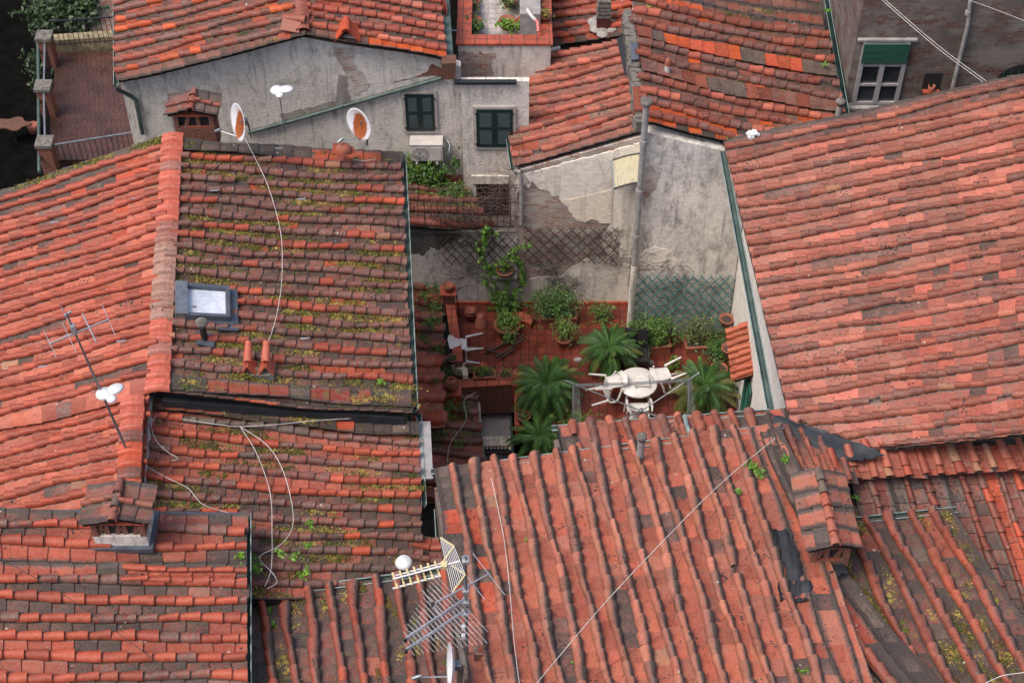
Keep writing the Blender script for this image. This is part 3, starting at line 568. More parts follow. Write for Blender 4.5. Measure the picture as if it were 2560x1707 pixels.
# ============================================================ RIGHT HOUSE
ZD = 6.2
h6 = thing('house', 'right house with a broad red slope draining left over a white limewashed wall', 'house', P(2200, 700, -4))
SD = roof('roof', (2660, 190, 8.05), (1815, 376, ZD), (2680, 1060, 8.05), (1957, 1156, ZD), 23, h6, L=.34, rr=.205, pan_pal=[(7, ((.46, .175, .132), .3)), (3, ((.50, .175, .13), .25)), (1.0, ((.37, .16, .125), .7)), (2.6, ((.56, .18, .135), .05)), (.15, PAL)], cop_pal=[(7, ((.33, .092, .055), .45)), (2.5, ((.27, .078, .05), .65)), (1.3, ((.46, .15, .10), .2)), (.12, PAL)],
     pre=.9, post=4, seed=61, stick=.5, sag=.03, clip=[(1800, 330), (2700, 120), (2720, 1068, 8.2), (2400, 1100, 7.4), (2195, 1126, 6.85), (1927, 1030, 6.25), (1812, 374, 6.2)], zones=[(0, .5, 12, 30, 'p', [(3, ((.50, .14, .10), .05)), (3, ((.38, .12, .09), .4)), (1, ((.24, .095, .075), .8))]), (0, 1, -2, 1, 'p', [(3, ((.27, .11, .10), .7)), (2, ((.34, .12, .09), .6))])], label='broad slope of flat tiles and thin half-round rows')
roof3('verge_tiles', PPL(2660, 168, P(1815, 376, ZD+.06), Vector((-.29, 0, 1)).normalized()), PPL(1885, 340, P(1815, 376, ZD+.06), Vector((-.29, 0, 1)).normalized()), PPL(2660, 190, P(1815, 376, ZD+.06), Vector((-.29, 0, 1)).normalized()), PPL(1885, 362, P(1815, 376, ZD+.06), Vector((-.29, 0, 1)).normalized()), 1, h6, L=.36, pan_pal=[(3, ((.27, .11, .10), .7)), (2, ((.34, .12, .09), .6))], nocop=(0, 1), pre=0, post=0, deck=False, seed=62) if False else None
gutter('gutter', [P(1806, 372, ZD-.04), P(1929, 1036, ZD-.04)], h6, w=.14)
XW = 5.42
mb = MB(); mb.prism([(XW, -7.6, -.5), (XW, .6, -.5), (XW, .6, ZD-.12), (XW, -7.6, ZD-.12)], (.3, 0, 0)); mb.build('wall', M['white'], h6)
body(h6, [(XW+.3, -7.2, ZD+.2), (XW+.3, .3, ZD+.2), (12, -.3, ZD+1.9), (12, -7.2, ZD+1.9)], drop=.4)
# flashing valley
sheet('flashing', [(1922, 1032, 6.36), (2070, 1078, 6.62), (2060, 1140, 6.55), (1940, 1072, 6.42)], h6, amp=.02, seed=4)
sheet('flashing', [(2060, 1072, 6.62), (2215, 1136, 6.98), (2130, 1152, 6.85), (2050, 1138, 6.58)], h6, amp=.02, seed=5)
# ============================================================ MIDDLE HOUSE (roofs I and J)
h7 = thing('house', 'house behind the terrace with peeling plaster gable and tall smoke stained wall', 'house', P(1600, 330, -4))
YI, YJ = 1.33, .29
SI = roof('roof', (1606, 302, 5.75), (1281, 392, 4.62), (1553, 110, 5.75), (1248, 172, 4.62), 8, h7, L=.31, pan_pal=[(5, ((.36, .125, .09), .5)), (3, ((.46, .15, .105), .3)), (1.2, ((.38, .2, .14), .6)), (1, RED)], cop_pal=[(5, ((.42, .11, .068), .35)), (3, ((.30, .085, .055), .5)), (1, PNK)], pre=1.0, post=.7, seed=71, stick=.35, sag=.04, rr=.25, clip=[(1283, 418), (1612, 326), (1600, 230), (1556, 100), (1325, 142), (1246, 192)])
SJ = roof('roof', (1620, 290, 6.85), (2130, 405, 5.3), (1583, 0, 6.85), (2062, 95, 5.3), 10, h7, L=.32, pan_pal=[(4, ((.30, .075, .04), .4)), (3, DRK), (1, ORB), (1.5, BRO), (.5, GRY)], cop_pal=[(5, ((.30, .075, .045), .45)), (2, PNK), (3, DRK), (1, ((.42, .12, .075), .3))], pre=.6, post=4, seed=72, moss=.1, mossp=30, stick=.5, sag=.1, rr=.24, flat=(4, 7), zones=[(0, .62, -1, 1.2, 'p', [(4, ORB), (1, GRY)]), (.3, .5, 3.5, 4.5, 'f', [(1, GRY)]), (0, .9, 6.5, 7.5, 'f', [(1, ORB), (1, ORG), (1.4, GRY)])])
wi = wallpoly('wall', [(1290, 420), (1600, 340), (1600, 318), (1603, 320), (1604, 345), (1570, 812), (1130, 766), (1128, 762), (1290, 762)], YI, 'brickp', h7) if False else None
mb = MB(); a = [PY(1286, 430, YI)-Vector((0,0,.0)), PY(1604, 342, YI), Vector((PY(1604, 330, YI).x, YI, -.2)), Vector((PY(1286, 418, YI).x, YI, -.2))]; mb.prism(a, (0, 3.5, 0)); mb.build('wall', M['brickp'], h7)
XJ = PY(1620, 322, YJ).x
mb = MB(); a = [Vector((XJ, YJ, 6.6)), Vector((XW-.02, YJ, 5.85)), Vector((XW-.02, YJ, -.2)), Vector((XJ, YJ, -.2))]; mb.prism(a, (0, 6, 0)); mb.build('wall', M['smoke'], h7)
# ============================================================ TOP LEFT HOUSE
YH = 2.9
h8 = thing('house', 'top left house with a wide grey roughcast gable wall and one green shuttered window', 'house', P(700, 200, -4))
def HZ(px, py): return PY(px, py, YH-.25).z
zel, zr, zer = HZ(293, 200), HZ(757, 85), HZ(1130, 150)
S8 = roof('roof', (757, 66, zr), (293, 181, zel), (752, -120, zr), (291, 10, zel), 7, h8, L=.30, pan_pal=[(5, DRK), (3, BRO), (2, RED), (.5, ORG)], cop_pal=[(5, ((.29, .07, .042), .45)), (3, DRK), (1.3, ORB), (1, RED)], pre=1., post=4, seed=81, moss=.15, mossp=30, stick=.45, sag=.02, flat=())
S8b = roof('roof', (757, 62, zr), (1110, 125, zer), (752, -120, zr), (1090, -60, zer), 8, h8, L=.31, pan_pal=[(5, RED), (3, BRO), (1, DRK)], cop_pal=[(5, ((.34, .07, .042), .35)), (3, RED), (1, PNK)], pre=1.1, post=3, seed=82, moss=.03, stick=.5, sag=0, zones=[(.35, 1.2, -2, 0, 'p', [(1, ORB)])], rr=.25)
ridge_caps('ridge_tiles', P(757, 80, zr+.02), P(752, -40, zr+.02), 5, h8, w=.3, pal=[(2, ((.30, .075, .045), .5)), (1, DRK)])
mb = MB(); xl, xr = PY(322, 300, YH).x, PY(1155, 300, YH).x; zb = 2.; xq = PY(1112, 300, YH).x
mb.prism([Vector((xl, YH, zb-6)), Vector((xq, YH, zb-6)), Vector((xq, YH, zer-.14)), Vector((PY(757, 85, YH).x, YH, zr-.12)), Vector((xl, YH, zel-.12))], (0, 5, 0)); mb.prism([Vector((xq, YH, zb-6)), Vector((xr, YH, zb-6)), Vector((xr, YH, zer-.4)), Vector((xq, YH, zer-.2))], (0, .2, 0)); mb.build('wall', M['grayw'], h8)
gutter('gutter', [P(291, 212, zel-.05), P(289, -30, zel-.05)], h8, w=.12)
# valley gutter in green between the house and the roof terrace
mb = MB(); mb.add([P(1108, 150, zer-.12), P(1134, 150, zer-.12), P(1120, -40, zer-.12), P(1092, -40, zer-.12)], [(0, 1, 2, 3)]); mb.build('valley_gutter', M['gutter'], h8)
# ============================================================ MIDDLE HOUSE details
YA = YI
# plaster sheets that still cling to the brick gable
wallpoly('plaster', [(1287, 441), (1603, 356), (1603, 420), (1560, 440), (1556, 470), (1530, 470), (1527, 555), (1505, 557), (1480, 545), (1462, 555), (1440, 548), (1420, 520), (1405, 505), (1395, 488), (1380, 490), (1375, 478), (1345, 470), (1330, 450), (1322, 470), (1313, 462), (1300, 470), (1289, 500)], YI-.006, 'cream', h7, th=.03, jag=.012, seed=3, off=.02)
wallpoly('plaster', [(1289, 470), (1400, 505), (1440, 548), (1505, 557), (1527, 560), (1526, 480), (1500, 478), (1440, 492), (1380, 480)], YI, 'ochre', h7, th=.02, jag=.01, seed=4, off=.032) if False else None
wallpoly('plaster', [(1405, 497), (1440, 492), (1500, 480), (1531, 470), (1529, 556), (1505, 557), (1480, 545), (1462, 555), (1440, 548), (1420, 522)], YI, 'ochre', h7, th=.02, jag=.012, seed=5, off=.034)
wallpoly('plaster', [(1430, 665), (1460, 650), (1520, 640), (1575, 630), (1572, 758), (1135, 758), (1140, 735), (1160, 715), (1210, 715), (1300, 705), (1345, 690), (1400, 690)], YI, 'grayw2', h7, th=.03, jag=.014, seed=6, off=.02)
wallpoly('plaster', [(1530, 440), (1603, 430), (1590, 640), (1520, 640), (1500, 600), (1527, 556)], YI, 'cream', h7, th=.03, jag=.01, seed=7, off=.014)
M['mould'] = plaster('black_mould_stain', (.16, .15, .13), (.07, .068, .062), dirt=(.03, .03, .027), rough_scale=20, bs=.6)
M['damp'] = plaster('damp_stain', (.40, .36, .31), (.28, .25, .22), dirt=(.14, .13, .11), rough_scale=20, bs=.6)
# doorway recess under the canopy
mb = MB(); a, b = PY(1556, 450, YI), PY(1596, 640, YI); mb.box(((a.x+b.x)/2+.05, YI-.03, (a.z+b.z)/2), (.55, .05, a.z-b.z)); 
d = mb.build('door_recess', M['grayw2'], h7)
cn = thing('door_canopy', 'curved amber canopy with a dark rim over the doorway beside the grey vent pipe', 'canopy', PY(1560, 420, YI))
A, B = PY(1532, 395, YI-.02), PY(1602, 372, YI-.02); mb = MB(); mr = MB(); prof = []
x0, x1, zt = A.x, A.x+.95, A.z+.12
for k in range(9):
    t = k/8; prof.append((YI-.02-.78*t, zt+.10-.55*t*t))
# canopy arches along its width
vs = []; nn = 8
for i in range(nn+1):
    for j in range(2):
        t = i/nn; x = x0+(x1-x0)*t; z = zt-.32+.34*math.sin(pi*(.12+.5*t)); y = YI-.03-.85*j; vs.append((x, y, z-.12*j))
mb.add(vs+[(p[0], p[1], p[2]-.012) for p in vs], [(2*i, 2*i+1, 2*i+3, 2*i+2) for i in range(nn)]+[(2*nn+2+2*i, 2*nn+4+2*i, 2*nn+5+2*i, 2*nn+3+2*i) for i in range(nn)], True); mb.build('canopy_sheet', M['awn'], cn)
mr.tube([Vector(vs[2*i])+Vector((0, 0, .01)) for i in range(nn+1)], .022, 6); mr.tube([Vector(vs[2*i+1])+Vector((0, 0, .01)) for i in range(nn+1)], .022, 6); mr.build('rim', M['black'], cn)
mr = MB(); mr.bar(vs[0], vs[1], .03, .04); mr.build('side_rail', M['alu'], cn)
# plaster loss and brick patch on the smoke stained wall
wallpoly('brick_patch', [(1612, 412), (1625, 412), (1645, 440), (1640, 470), (1625, 490), (1608, 505)], YJ, 'brickp', h7, th=.02, jag=.014, seed=8, off=.012)
wallpoly('brick_patch', [(1638, 346), (1664, 345), (1664, 352), (1652, 356), (1655, 362), (1645, 360)], YJ, 'brickp', h7, th=.02, jag=.008, seed=9, off=.01)
wallpoly('brick_patch', [(1590, 660), (1612, 625), (1640, 615), (1680, 630), (1695, 650), (1680, 672), (1620, 685)], YJ, 'cream', h7, th=.02, jag=.014, seed=10, off=.012)
# raw brick stub between the two slopes
mb = MB(); r_ = random.Random(5)
e0, e1 = P(1612, 318, 6.5), P(1580, 60, 6.5)
for k in range(46):
    t = k/45; p = e0.lerp(e1, t); mb.box((p.x-.09+r_.gauss(0, .02), p.y, 6.6+r_.gauss(0, .03)+.05), (.2+r_.random()*.1, .24, .30), rz=r_.gauss(0, .2))
mb.build('verge_mortar', M['mortar'], h7)
mb = MB(); mb.box(P(1602, 258, 6.75)+Vector((-.02, 0, -.1)), (.30, .8, .5)); mb.build('brick_stub', M['brickr'], h7)
mb = MB(); v = [P(1542, 100, 5.95), P(1580, 76, 6.4), P(1590, 105, 6.4), P(1583, 150, 6.4), P(1576, 185, 6.3), P(1562, 189, 5.92), P(1557, 150, 5.9)]; mb.prism(v, (0, 0, .03)); mb.build('flashing', M['bitumen'], h7)
mb = MB(); v = [P(1576, 112, 6.95), P(1594, 110, 6.95), P(1597, 150, 6.95), P(1577, 153, 6.9)]; mb.prism(v, (0, 0, .03)); mb.build('flashing', M['slate'], h7)
gutter('gutter', [P(1245, 186, 4.52), P(1282, 420, 4.52)], h7, w=.10)
gutter('gutter', [P(2063, -20, 5.2), P(2118, 290, 5.2)], h7, w=.12, m='shutter')
mb = MB(); mb.tube([P(1246, 196, 4.5), P(1247, 178, 4.65), P(1262, 170, 4.75), P(1376, 126, 5.0), P(1400, 120, 5.02)], .055, 10); mb.build('drain_pipe', M['pvc'], h7)
mb = MB(); g = PY(1322, 420, YI-.06)
pz = [PY(1297, 428, YI-.09), PY(1303, 445, YI-.09), PY(1303, 560, YI-.09)]; mb.tube([p+Vector((0, 0, 0)) for p in pz], .045, 8)
mb.build('down_pipe', M['pipe'], h7)
gutr = MB(); q = P(1468, 375, 5.2)
# mortar corner lump near the black sheet of the right house
mb = MB(); p = PY(1880, 345, YJ+.05)
for k in range(26):
    a = r_.random()*6.28; mb.box(p+Vector((.14*math.cos(a)*r_.random(), .12*r_.random(), .12*r_.random()-.02)), (.09, .08, .05), rz=a)
mb.build('foil_patch', M['paint'], h7)
# tall vent pipe
vp = thing('vent_pipe', 'tall grey cement flue pipe climbing the corner of the smoke stained wall', 'vent pipe', PY(1588, 660, YJ-.12))
mb = MB(); t0, b0 = PY(1616, 262, YJ-.14), PY(1583, 662, YJ-.14); b0.x = t0.x; mb.tube([b0, t0], .072, 14); mb.build('pipe', M['pipe'], vp)
mb = MB()
for k in (.13, .42, .72): mb = MB(); c = b0.lerp(t0, k+.05); mb.tube([c, c+Vector((0, 0, .13))], .092, 14); mb.build('collar', M['pipe'], vp)
mb = MB(); mb.lathe([(.09, 0), (.13, .03), (.14, .10), (.12, .12), (.0, .13)], t0, 14); mb.build('cap', M['mortar'], vp)
mb = MB(); b1 = Vector((b0.x, b0.y, 0)); mb.tube([b1, b0], .075, 12); mb.build('lower_pipe', M['grayw2'], vp)

def small_vent(px, py, z, hgt, r, label, capm='mortar', pm='pipe', cr=1.5, base=True):
    t = thing('roof_vent', label, 'roof vent', P(px, py, z)); o = P(px, py, z)
    mb = MB(); mb.tube([o-Vector((0, 0, .15)), o+Vector((0, 0, hgt))], r, 12); mb.build('pipe', M[pm], t)
    mb = MB(); mb.lathe([(r*1.05, hgt), (r*1.12, hgt+.06), (r*cr, hgt+.08), (r*cr*1.02, hgt+.13), (r*cr*.6, hgt+.18), (0, hgt+.19)], o, 14); mb.build('cap', M[capm], t)
    if base:
        mb = MB(); mb.box(o+Vector((.02, 0, .06)), (.34, .34, .02), mat=Matrix.Rotation(.28, 3, 'Y')); mb.build('flashing', M['slate'], t)
    return t
small_vent(513, 853, 7.4, .42, .065, 'short black flue with a mossy round cap beside the skylight', 'mossm' if False else 'mortar', 'black', 1.8)
small_vent(1600, 1143, 6.72, .50, .07, 'short grey vent with a mortar cap at the gutter of the front house', 'mortar', 'pipe', 1.35, False)
small_vent(1667, 192, 6.55, .34, .07, 'stubby pale clay vent on a grey metal plate on the middle roof', 'pot', 'pvc', 1.0)
small_vent(2096, 288, 5.6, .30, .08, 'grey vent with a mossy cap where the middle roof meets the right roof', 'mortar', 'pipe', 1.5, False)
# ============================================================ ROOF TERRACE BLOCK
YT = 4.35
h9 = thing('house', 'narrow block with a small roof terrace behind a red tiled parapet', 'house', PY(1250, 200, YT)-Vector((0, 0, 3)))
xa, xb = PY(1145, 110, YT).x, PY(1377, 108, YT).x; zt = PY(1260, 110, YT).z
mb = MB(); mb.prism([Vector((xa, YT, -2)), Vector((xb, YT, -2)), Vector((xb, YT, zt-.03)), Vector((xa, YT, zt-.03))], (0, .28, 0)); mb.build('wall', M['grayw2'], h9)
mb = MB(); mb.box((xa+.14, YT+2.7, zt-2.5), (.28, 4.8, 4.93)); mb.box((xb-.14, YT+2.7, zt-2.5), (.28, 4.8, 4.93)); mb.build('side_wall', M['grayw2'], h9)
wallpoly('brick_patch', [(1147, 140), (1160, 128), (1190, 135), (1200, 128), (1240, 137), (1228, 150), (1230, 178), (1225, 196), (1150, 198)], YT, 'brickp', h9, th=.02, jag=.03, seed=12, off=.012)
mb = MB()
for c, dd in (((xa+xb)/2, YT+.14, zt), (xb-xa+.10, .36, .06)), ((xa+.14, YT+2.7, zt), (.36, 4.75, .06)), ((xb-.14, YT+2.7, zt), (.36, 4.75, .06)): mb.box(c, dd)
mb.build('parapet_coping', M['cop'], h9)
mb = MB(); mb.box(((xa+xb)/2, YT+2.7, zt-.55), (xb-xa-.5, 4.8, .1)); mb.build('floor', M['wtile'], h9)
mb = MB(); mb.box((PY(1325, 60, YT+1).x, YT+1.6, zt-.1), (.50, 1.8, .9)); mb.build('mortar_box', M['pipe'], h9)
mb = MB(); mb.tube([P(1318, 25, zt+.42), P(1330, 42, zt+.42), P(1338, 50, zt+.36)], .045, 8); mb.build('pipe', M['pvc'], h9)
mb = MB(); mb.tube([P(1338, 50, zt+.36), P(1344, 56, zt+.33), P(1346, 80, zt+.2)], .045, 8); mb.build('pipe', M['pinkp'], h9)
# roof behind the middle house
h12 = thing('house', 'small roof with a slatted chimney wedged beside the roof terrace', 'house', PY(1480, 100, 5.6)-Vector((0, 0, 3)))
YK = 6.0; ZK = [PY(x, y, YK).z for x, y in ((1392, 118), (1560, 84))]
roof('roof', (1575, 60, ZK[1]+.2), (1388, 96, ZK[0]), (1572, -75, ZK[1]+.2), (1380, -45, ZK[0]), 6, h12, L=.31, pan_pal=[(4, RED), (3, DRK), (1, ORG)], cop_pal=[(5, ((.34, .08, .05), .4)), (2, ORG), (1, PNK)], pre=.9, post=1, seed=91, rr=.24)
body(h12, [P(1390, 118, ZK[0]), P(1570, 84, ZK[1]), P(1572, -75, ZK[1]), P(1380, -45, ZK[0])], drop=.2)
mb = MB(); v = [P(1386, 60, ZK[0]+.0), P(1384, 125, ZK[0]), P(1378, 125, ZK[0]), P(1372, -40, ZK[0]), P(1384, -40, ZK[0])]; mb.prism(v, (0, 0, -.05)); mb.build('gutter', M['gutter'], h12)
kz = ZK[1]; kc = P(1508, 72, kz); mb = MB(); mb.box(kc+Vector((0, .1, .1)), (.34, .34, .5)); ch = mb.build('chimney', M['darkred'], h12)
mb = MB()
for k in range(4): mb.box(kc+Vector((0, .1, .40+k*.11)), (.36-.02*(k % 2), .36, .07))
mb.box(kc+Vector((0, .1, .84)), (.33, .33, .05)); mb.build('slatted_cap', M['mortar'], ch)
mb = MB(); r_ = random.Random(8)
for k in range(30): a = r_.random()*6.28; q = r_.random(); mb.lathe([(.16, 0), (.12, .06), (0, .08)], kc+Vector((.1+.45*q*math.cos(a), .1+.35*q*math.sin(a), .0)), 7)
mb.build('mortar_haunch', M['pipe'], ch)
# wall with the right hand shuttered window
YW = 2.5
mb = MB(); xa2 = PY(1155, 300, YW).x; z2 = PY(1200, 203, YW).z; mb.prism([Vector((xa2, YW, -2)), Vector((.4, YW, -2)), Vector((.4, YW, z2)), Vector((xa2, YW, z2))], (0, .14, 0)); mb.build('front_wall', M['grayw'], h9)
mb = MB(); mb.bar((xa2-.15, YW-.04, z2), (.1, YW-.04, z2), .12, .07); mb.build('ledge_gutter', M['black'], h9)
mb = MB(); mb.prism([PY(1104, 160, YW-.05), PY(1140, 158, YW-.05), PY(1138, 199, YW-.05), PY(1102, 199, YW-.05)], (0, .3, 0)); mb.build('flashing', M['rust'], h8)

def shutters(px0, py0, px1, py1, Y, parent, label=None):
    a, b = PY(px0, py0, Y), PY(px1, py1, Y); W, H = b.x-a.x, a.z-b.z; cx, cz = (a.x+b.x)/2, (a.z+b.z)/2
    mb = MB(); t = .07
    for s in (-1, 1): mb.box((cx+s*(W/2+t/2), Y-.02, cz), (t, .07, H+2*t)); 
    for s in (-1, 1): mb.box((cx, Y-.021, cz+s*(H/2+t/2)), (W, .07, t))
    f = mb.build('window', M['stone'], parent)
    for s in (-1, 1):
        mb = MB(); hw = W/2-.012; x = cx+s*(hw/2+.006)
        for q in (-1, 1): mb.box((x+q*(hw/2-.03), Y-.05, cz), (.06, .045, H-.02))
        for q in (-1, 0, 1): mb.box((x, Y-.05, cz+q*(H/2-.05)), (hw-.12, .044, .08))
        k = int(H/.055)
        for i in range(k): mb.box((x, Y-.05, cz-H/2+.06+i*(H-.12)/k+.02), (hw-.115, .008, .052), mat=Matrix.Rotation(-.7, 3, 'X'))
        mb.build('shutter', M['shutter'], f)
    mb = MB()
    for s in (-1, 1):
        for q in (-1, 1): mb.box((cx+s*(W/2+.01), Y-.085, cz+q*H*.4), (.05, .02, .03))
    mb.build('hinge', M['iron'], f); return f
shutters(1011, 232, 1088, 324, YH, h8)
shutters(1190, 270, 1282, 364, YW, h9)
# barred window low on that wall
mb = MB(); a, b = PY(1190, 458, YW), PY(1272, 492, YW); cx, cz = (a.x+b.x)/2, (a.z+b.z)/2; mb.box((cx, YW-.01, cz-.3), (b.x-a.x, .03, (a.z-b.z)+.6)); wn = mb.build('window', M['dark'], h9)
mb = MB()
for k in range(9): x = a.x+(b.x-a.x)*(k+.5)/9; mb.tube([(x, YW-.06, a.z), (x, YW-.06, b.z-.6)], .01, 5)
for k in range(3): mb.tube([(a.x, YW-.06, a.z-.12-k*.16), (b.x, YW-.06, a.z-.12-k*.16)], .01, 5)
mb.build('bars', M['rust'], wn)
mb = MB(); mb.box((cx-.05, YW-.02, a.z+.14), (b.x-a.x+.12, .05, .26)); mb.build('lintel', M['grayw2'], h9)
# gable wall details: brick chimney breast, down pipe
wallpoly('brick_patch', [(835, 118), (848, 110), (872, 112), (884, 120), (884, 150), (888, 175), (905, 180), (915, 205), (925, 210), (915, 225), (895, 240), (880, 235), (885, 215), (870, 195), (862, 180), (850, 160), (838, 140)], YH, 'brickp', h8, th=.02, jag=.02, seed=22, off=.012)
wallpoly('brick_patch', [(982, 205), (1010, 200), (1060, 190), (1105, 188), (1105, 170), (1080, 160), (1070, 178), (1030, 196)], YH, 'brickr', h8, th=.02, jag=.015, seed=23, off=.012)
mb = MB(); mb.tube([PY(1108, 194, YH-.08), PY(1000, 225, YH-.08), PY(850, 268, YH-.08), PY(740, 300, YH-.08), PY(620, 332, YH-.08)], .05, 10)
for k in (.2, .5, .8): p = PY(1108, 194, YH-.08).lerp(PY(620, 332, YH-.08), k); mb.tube([p, p+Vector((-.05, 0, -.02))], .06, 10)
mb.build('drain_pipe', M['gutter'], h8)
mb = MB(); mb.tube([PY(291, 215, YH-.3), PY(296, 225, YH-.2), PY(330, 242, YH-.08), PY(340, 252, YH-.08), PY(356, 335, YH-.08)], .05, 10); mb.build('down_pipe', M['gutter'], h8)
# ridge vents made of tiles leaned together
def tile_tent(px, py, z, parent, name='tile_vent', rz=.05, s=1., m=(.46, .09, .035), hgt=.34, dep=.45, wid=.55):
    o = P(px, py, z); mb = MB(); R = Matrix.Rotation(rz, 3, 'Z'); W = []
    for sg in (-1, 1):
        q = [Vector((sg*wid/2*s, -dep/2, 0)), Vector((0, -dep/2, hgt*s)), Vector((0, dep/2, hgt*s)), Vector((sg*wid/2*s, dep/2, 0))]
        mb.prism([o+R @ p for p in q], R @ Vector((sg*.02, 0, .03)))
    V, F, sm = coppo(0, dep+.1, 0, 1, 0, .10*s)
    mb.add([o+R @ Vector((p[1], dep/2+.02-p[0], hgt*s+p[2]-.05)) for p in V], F, False)
    mb.c = [tuple(c*(.85+.3*random.random()) for c in m)]*len(mb.v); return mb.build(name, M['tile'], parent, wear=[(.15, 0)]*len(mb.v))
tile_tent(868, 92, zr-.28, h8, s=1.05, m=(.52, .085, .025))
tile_tent(735, 62, zr+.0, h8, rz=1.3, m=(.32, .08, .05), hgt=.2)
mb = MB(); mb.box(PY(868, 108, YH-.1)+Vector((0, .2, 0)), (.5, .35, .3)); mb.build('vent_base', M['grayw2'], h8)
# ============================================================ AIR CONDITIONER
ac = thing('air_conditioner', 'beige air conditioner with a round fan grille under the left shuttered window', 'air conditioner', PY(1066, 402, YH-.35))
a, b = PY(1025, 364, YH-.38), PY(1107, 403, YH-.38); cx, cz, w_, h_ = (a.x+b.x)/2, (a.z+b.z)/2, b.x-a.x, a.z-b.z
mb = MB(); mb.box((cx, YH-.21, cz), (w_, .34, h_)); mb.box((cx, YH-.21, cz+h_/2+.01), (w_+.02, .36, .025)); mb.box((cx+w_*.3, YH-.386, cz-.02), (w_*.3, .01, h_*.8)); mb.build('casing', M['ac'], ac)
mb = MB(); RX = Matrix.Rotation(pi/2, 3, 'X'); fc = Vector((cx-w_*.2, YH-.39, cz-.01)); rr_ = h_*.40
mb.lathe([(0, 0), (rr_, 0)], fc+Vector((0, .004, 0)), 28, mat=RX); mb.build('fan_opening', M['steel'], ac)
mb = MB()
for k in range(5): mb.lathe([(rr_*(k+1)/5-.006, .0), (rr_*(k+1)/5, .008), (rr_*(k+1)/5+.006, 0)], fc, 28, mat=RX)
for k in range(30):
    a_ = 2*pi*k/30; mb.tube([fc+Vector((math.cos(a_+q*.5)*rr_*q, -.006, math.sin(a_+q*.5)*rr_*q)) for q in (.2, .5, .8, 1.)], .003, 4)
mb.build('fan_grille', M['ac'], ac)
mb = MB()
for s in (-1, 1): mb.box((cx+s*w_*.32, YH-.2, cz-h_/2-.03), (.04, .4, .04)); mb.box((cx+s*w_*.32, YH-.39, cz-h_/2-.05), (.05, .03, .08))
mb.build('bracket', M['paint'], ac)
mb = MB(); mb.box((cx+w_/2+.03, YH-.22, cz-.02), (.06, .2, h_*.6)); mb.tube([(cx+w_/2+.05, YH-.25, cz-.1), (cx+w_/2+.15, YH-.22, cz-.12), (cx+w_/2+.17, YH-.1, cz+.05), (cx+w_/2+.1, YH, cz+.1)], .015, 6)
mb.tube([(cx+w_/2+.05, YH-.27, cz-.15), (cx+w_/2+.12, YH-.22, cz-.2), (cx+w_/2+.2, YH-.1, cz-.02)], .012, 6); mb.build('pipes', M['alu'], ac)
# ============================================================ BACK LEAN-TO below the ivy
h10 = thing('lean_to', 'low mossy red tiled lean-to roof behind the rusty railing', 'lean-to', P(1060, 500, 0))
roof('roof', (985, 436, 3.05), (1150, 452, 2.8), (985, 555, 2.95), (1225, 562, 2.6), 4, h10, L=.33, pan_pal=[(3, ((.22, .045, .028), .7)), (3, DK2)], cop_pal=[(3, ((.26, .055, .035), .5)), (2, DRK)], pre=.2, post=.3, seed=101, moss=.4, mossp=60, rr=.25)
mb = MB(); mb.prism([(-3.2, YI, 2.3), (-1.0, YI, 2.3), (-1.0, YH, 2.3), (-3.2, YH, 2.3)], (0, 0, -6)); mb.build('wall', M['grayw'], h10)
# ============================================================ COURTYARD TERRACE
tx0 = -1.60
fl = [(tx0, YI), (XW, YI), (XW, -8.0), (P(1312, 1000, 0).x, -8.0), (P(1312, 1000, 0).x, P(1200, 955, 0).y), (tx0, P(1200, 955, 0).y)]
mb = MB(); mb.prism([Vector((x, y, 0)) for x, y in fl[::-1]], (0, 0, -.35)); tag(mb.build('terrace_floor', M['terr']), kind='structure')
yw0 = P(1200, 955, 0).y
wl = thing('garden_wall', 'stained grey plastered wall closing the back left of the terrace under the rusty railing', 'wall', (-2, YI, 0))
ztw = PY(1100, 577, YI).z
mb = MB(); mb.prism([Vector((-2.9, YI-.012, -1.5)), Vector((PY(1292, 700, YI).x, YI-.012, -1.5)), Vector((PY(1292, 700, YI).x, YI-.012, ztw)), Vector((-2.9, YI-.012, ztw))], (0, .2, 0)); mb.build('masonry', M['grayw2'], wl)
mb = MB(); mb.box((-1.4, YI+.08, ztw+.02), (3., .3, .05)); mb.build('mossy_coping', M['mortar'], wl)
mb = MB(); mb.box((1.9, YI-.05, .04), (7.0, .05, .09)); mb.build('skirting', M['cop'], wl)
# niche shelf
mb = MB(); s0 = PY(1262, 692, YI-.2); mb.box((s0.x, YI-.13, s0.z), (.62, .30, .07)); mb.box((s0.x, YI-.03, s0.z-.17), (.60, .06, .26)); mb.build('shelf', M['mortar'], wl)
# left parapet
pl = thing('parapet', 'low brick parapet with orange tile coping along the left of the terrace', 'parapet', P(1126, 820, 0))
zp = .55; pa, pb = P(1122, 738, zp), P(1147, 905, zp)
mb = MB(); mb.bar((pa.x, pa.y, zp/2-.2), (pb.x, pb.y, zp/2-.2), zp+.4, .17, up=(1, 0, 0)); mb.build('brickwork', M['bricky'], pl)
mb = MB(); n_ = 9
for k in range(n_):
    a, b = pa.lerp(pb, (k+.02)/n_), pa.lerp(pb, (k+.98)/n_); mb.bar((a.x, a.y, zp), (b.x, b.y, zp), .035, .235, up=(1, 0, 0))
mb.build('coping', M['cop'], pl)
mb = MB(); q = P(1121, 728, .9); mb.box((q.x, q.y, .2), (.30, .30, 1.4)); mb.build('pillar', M['brickr'], pl); mb = MB(); mb.box((q.x, q.y, .92), (.40, .38, .05)); mb.build('pillar_cap', M['cop'], pl)
PIL = Vector((q.x, q.y, .945))
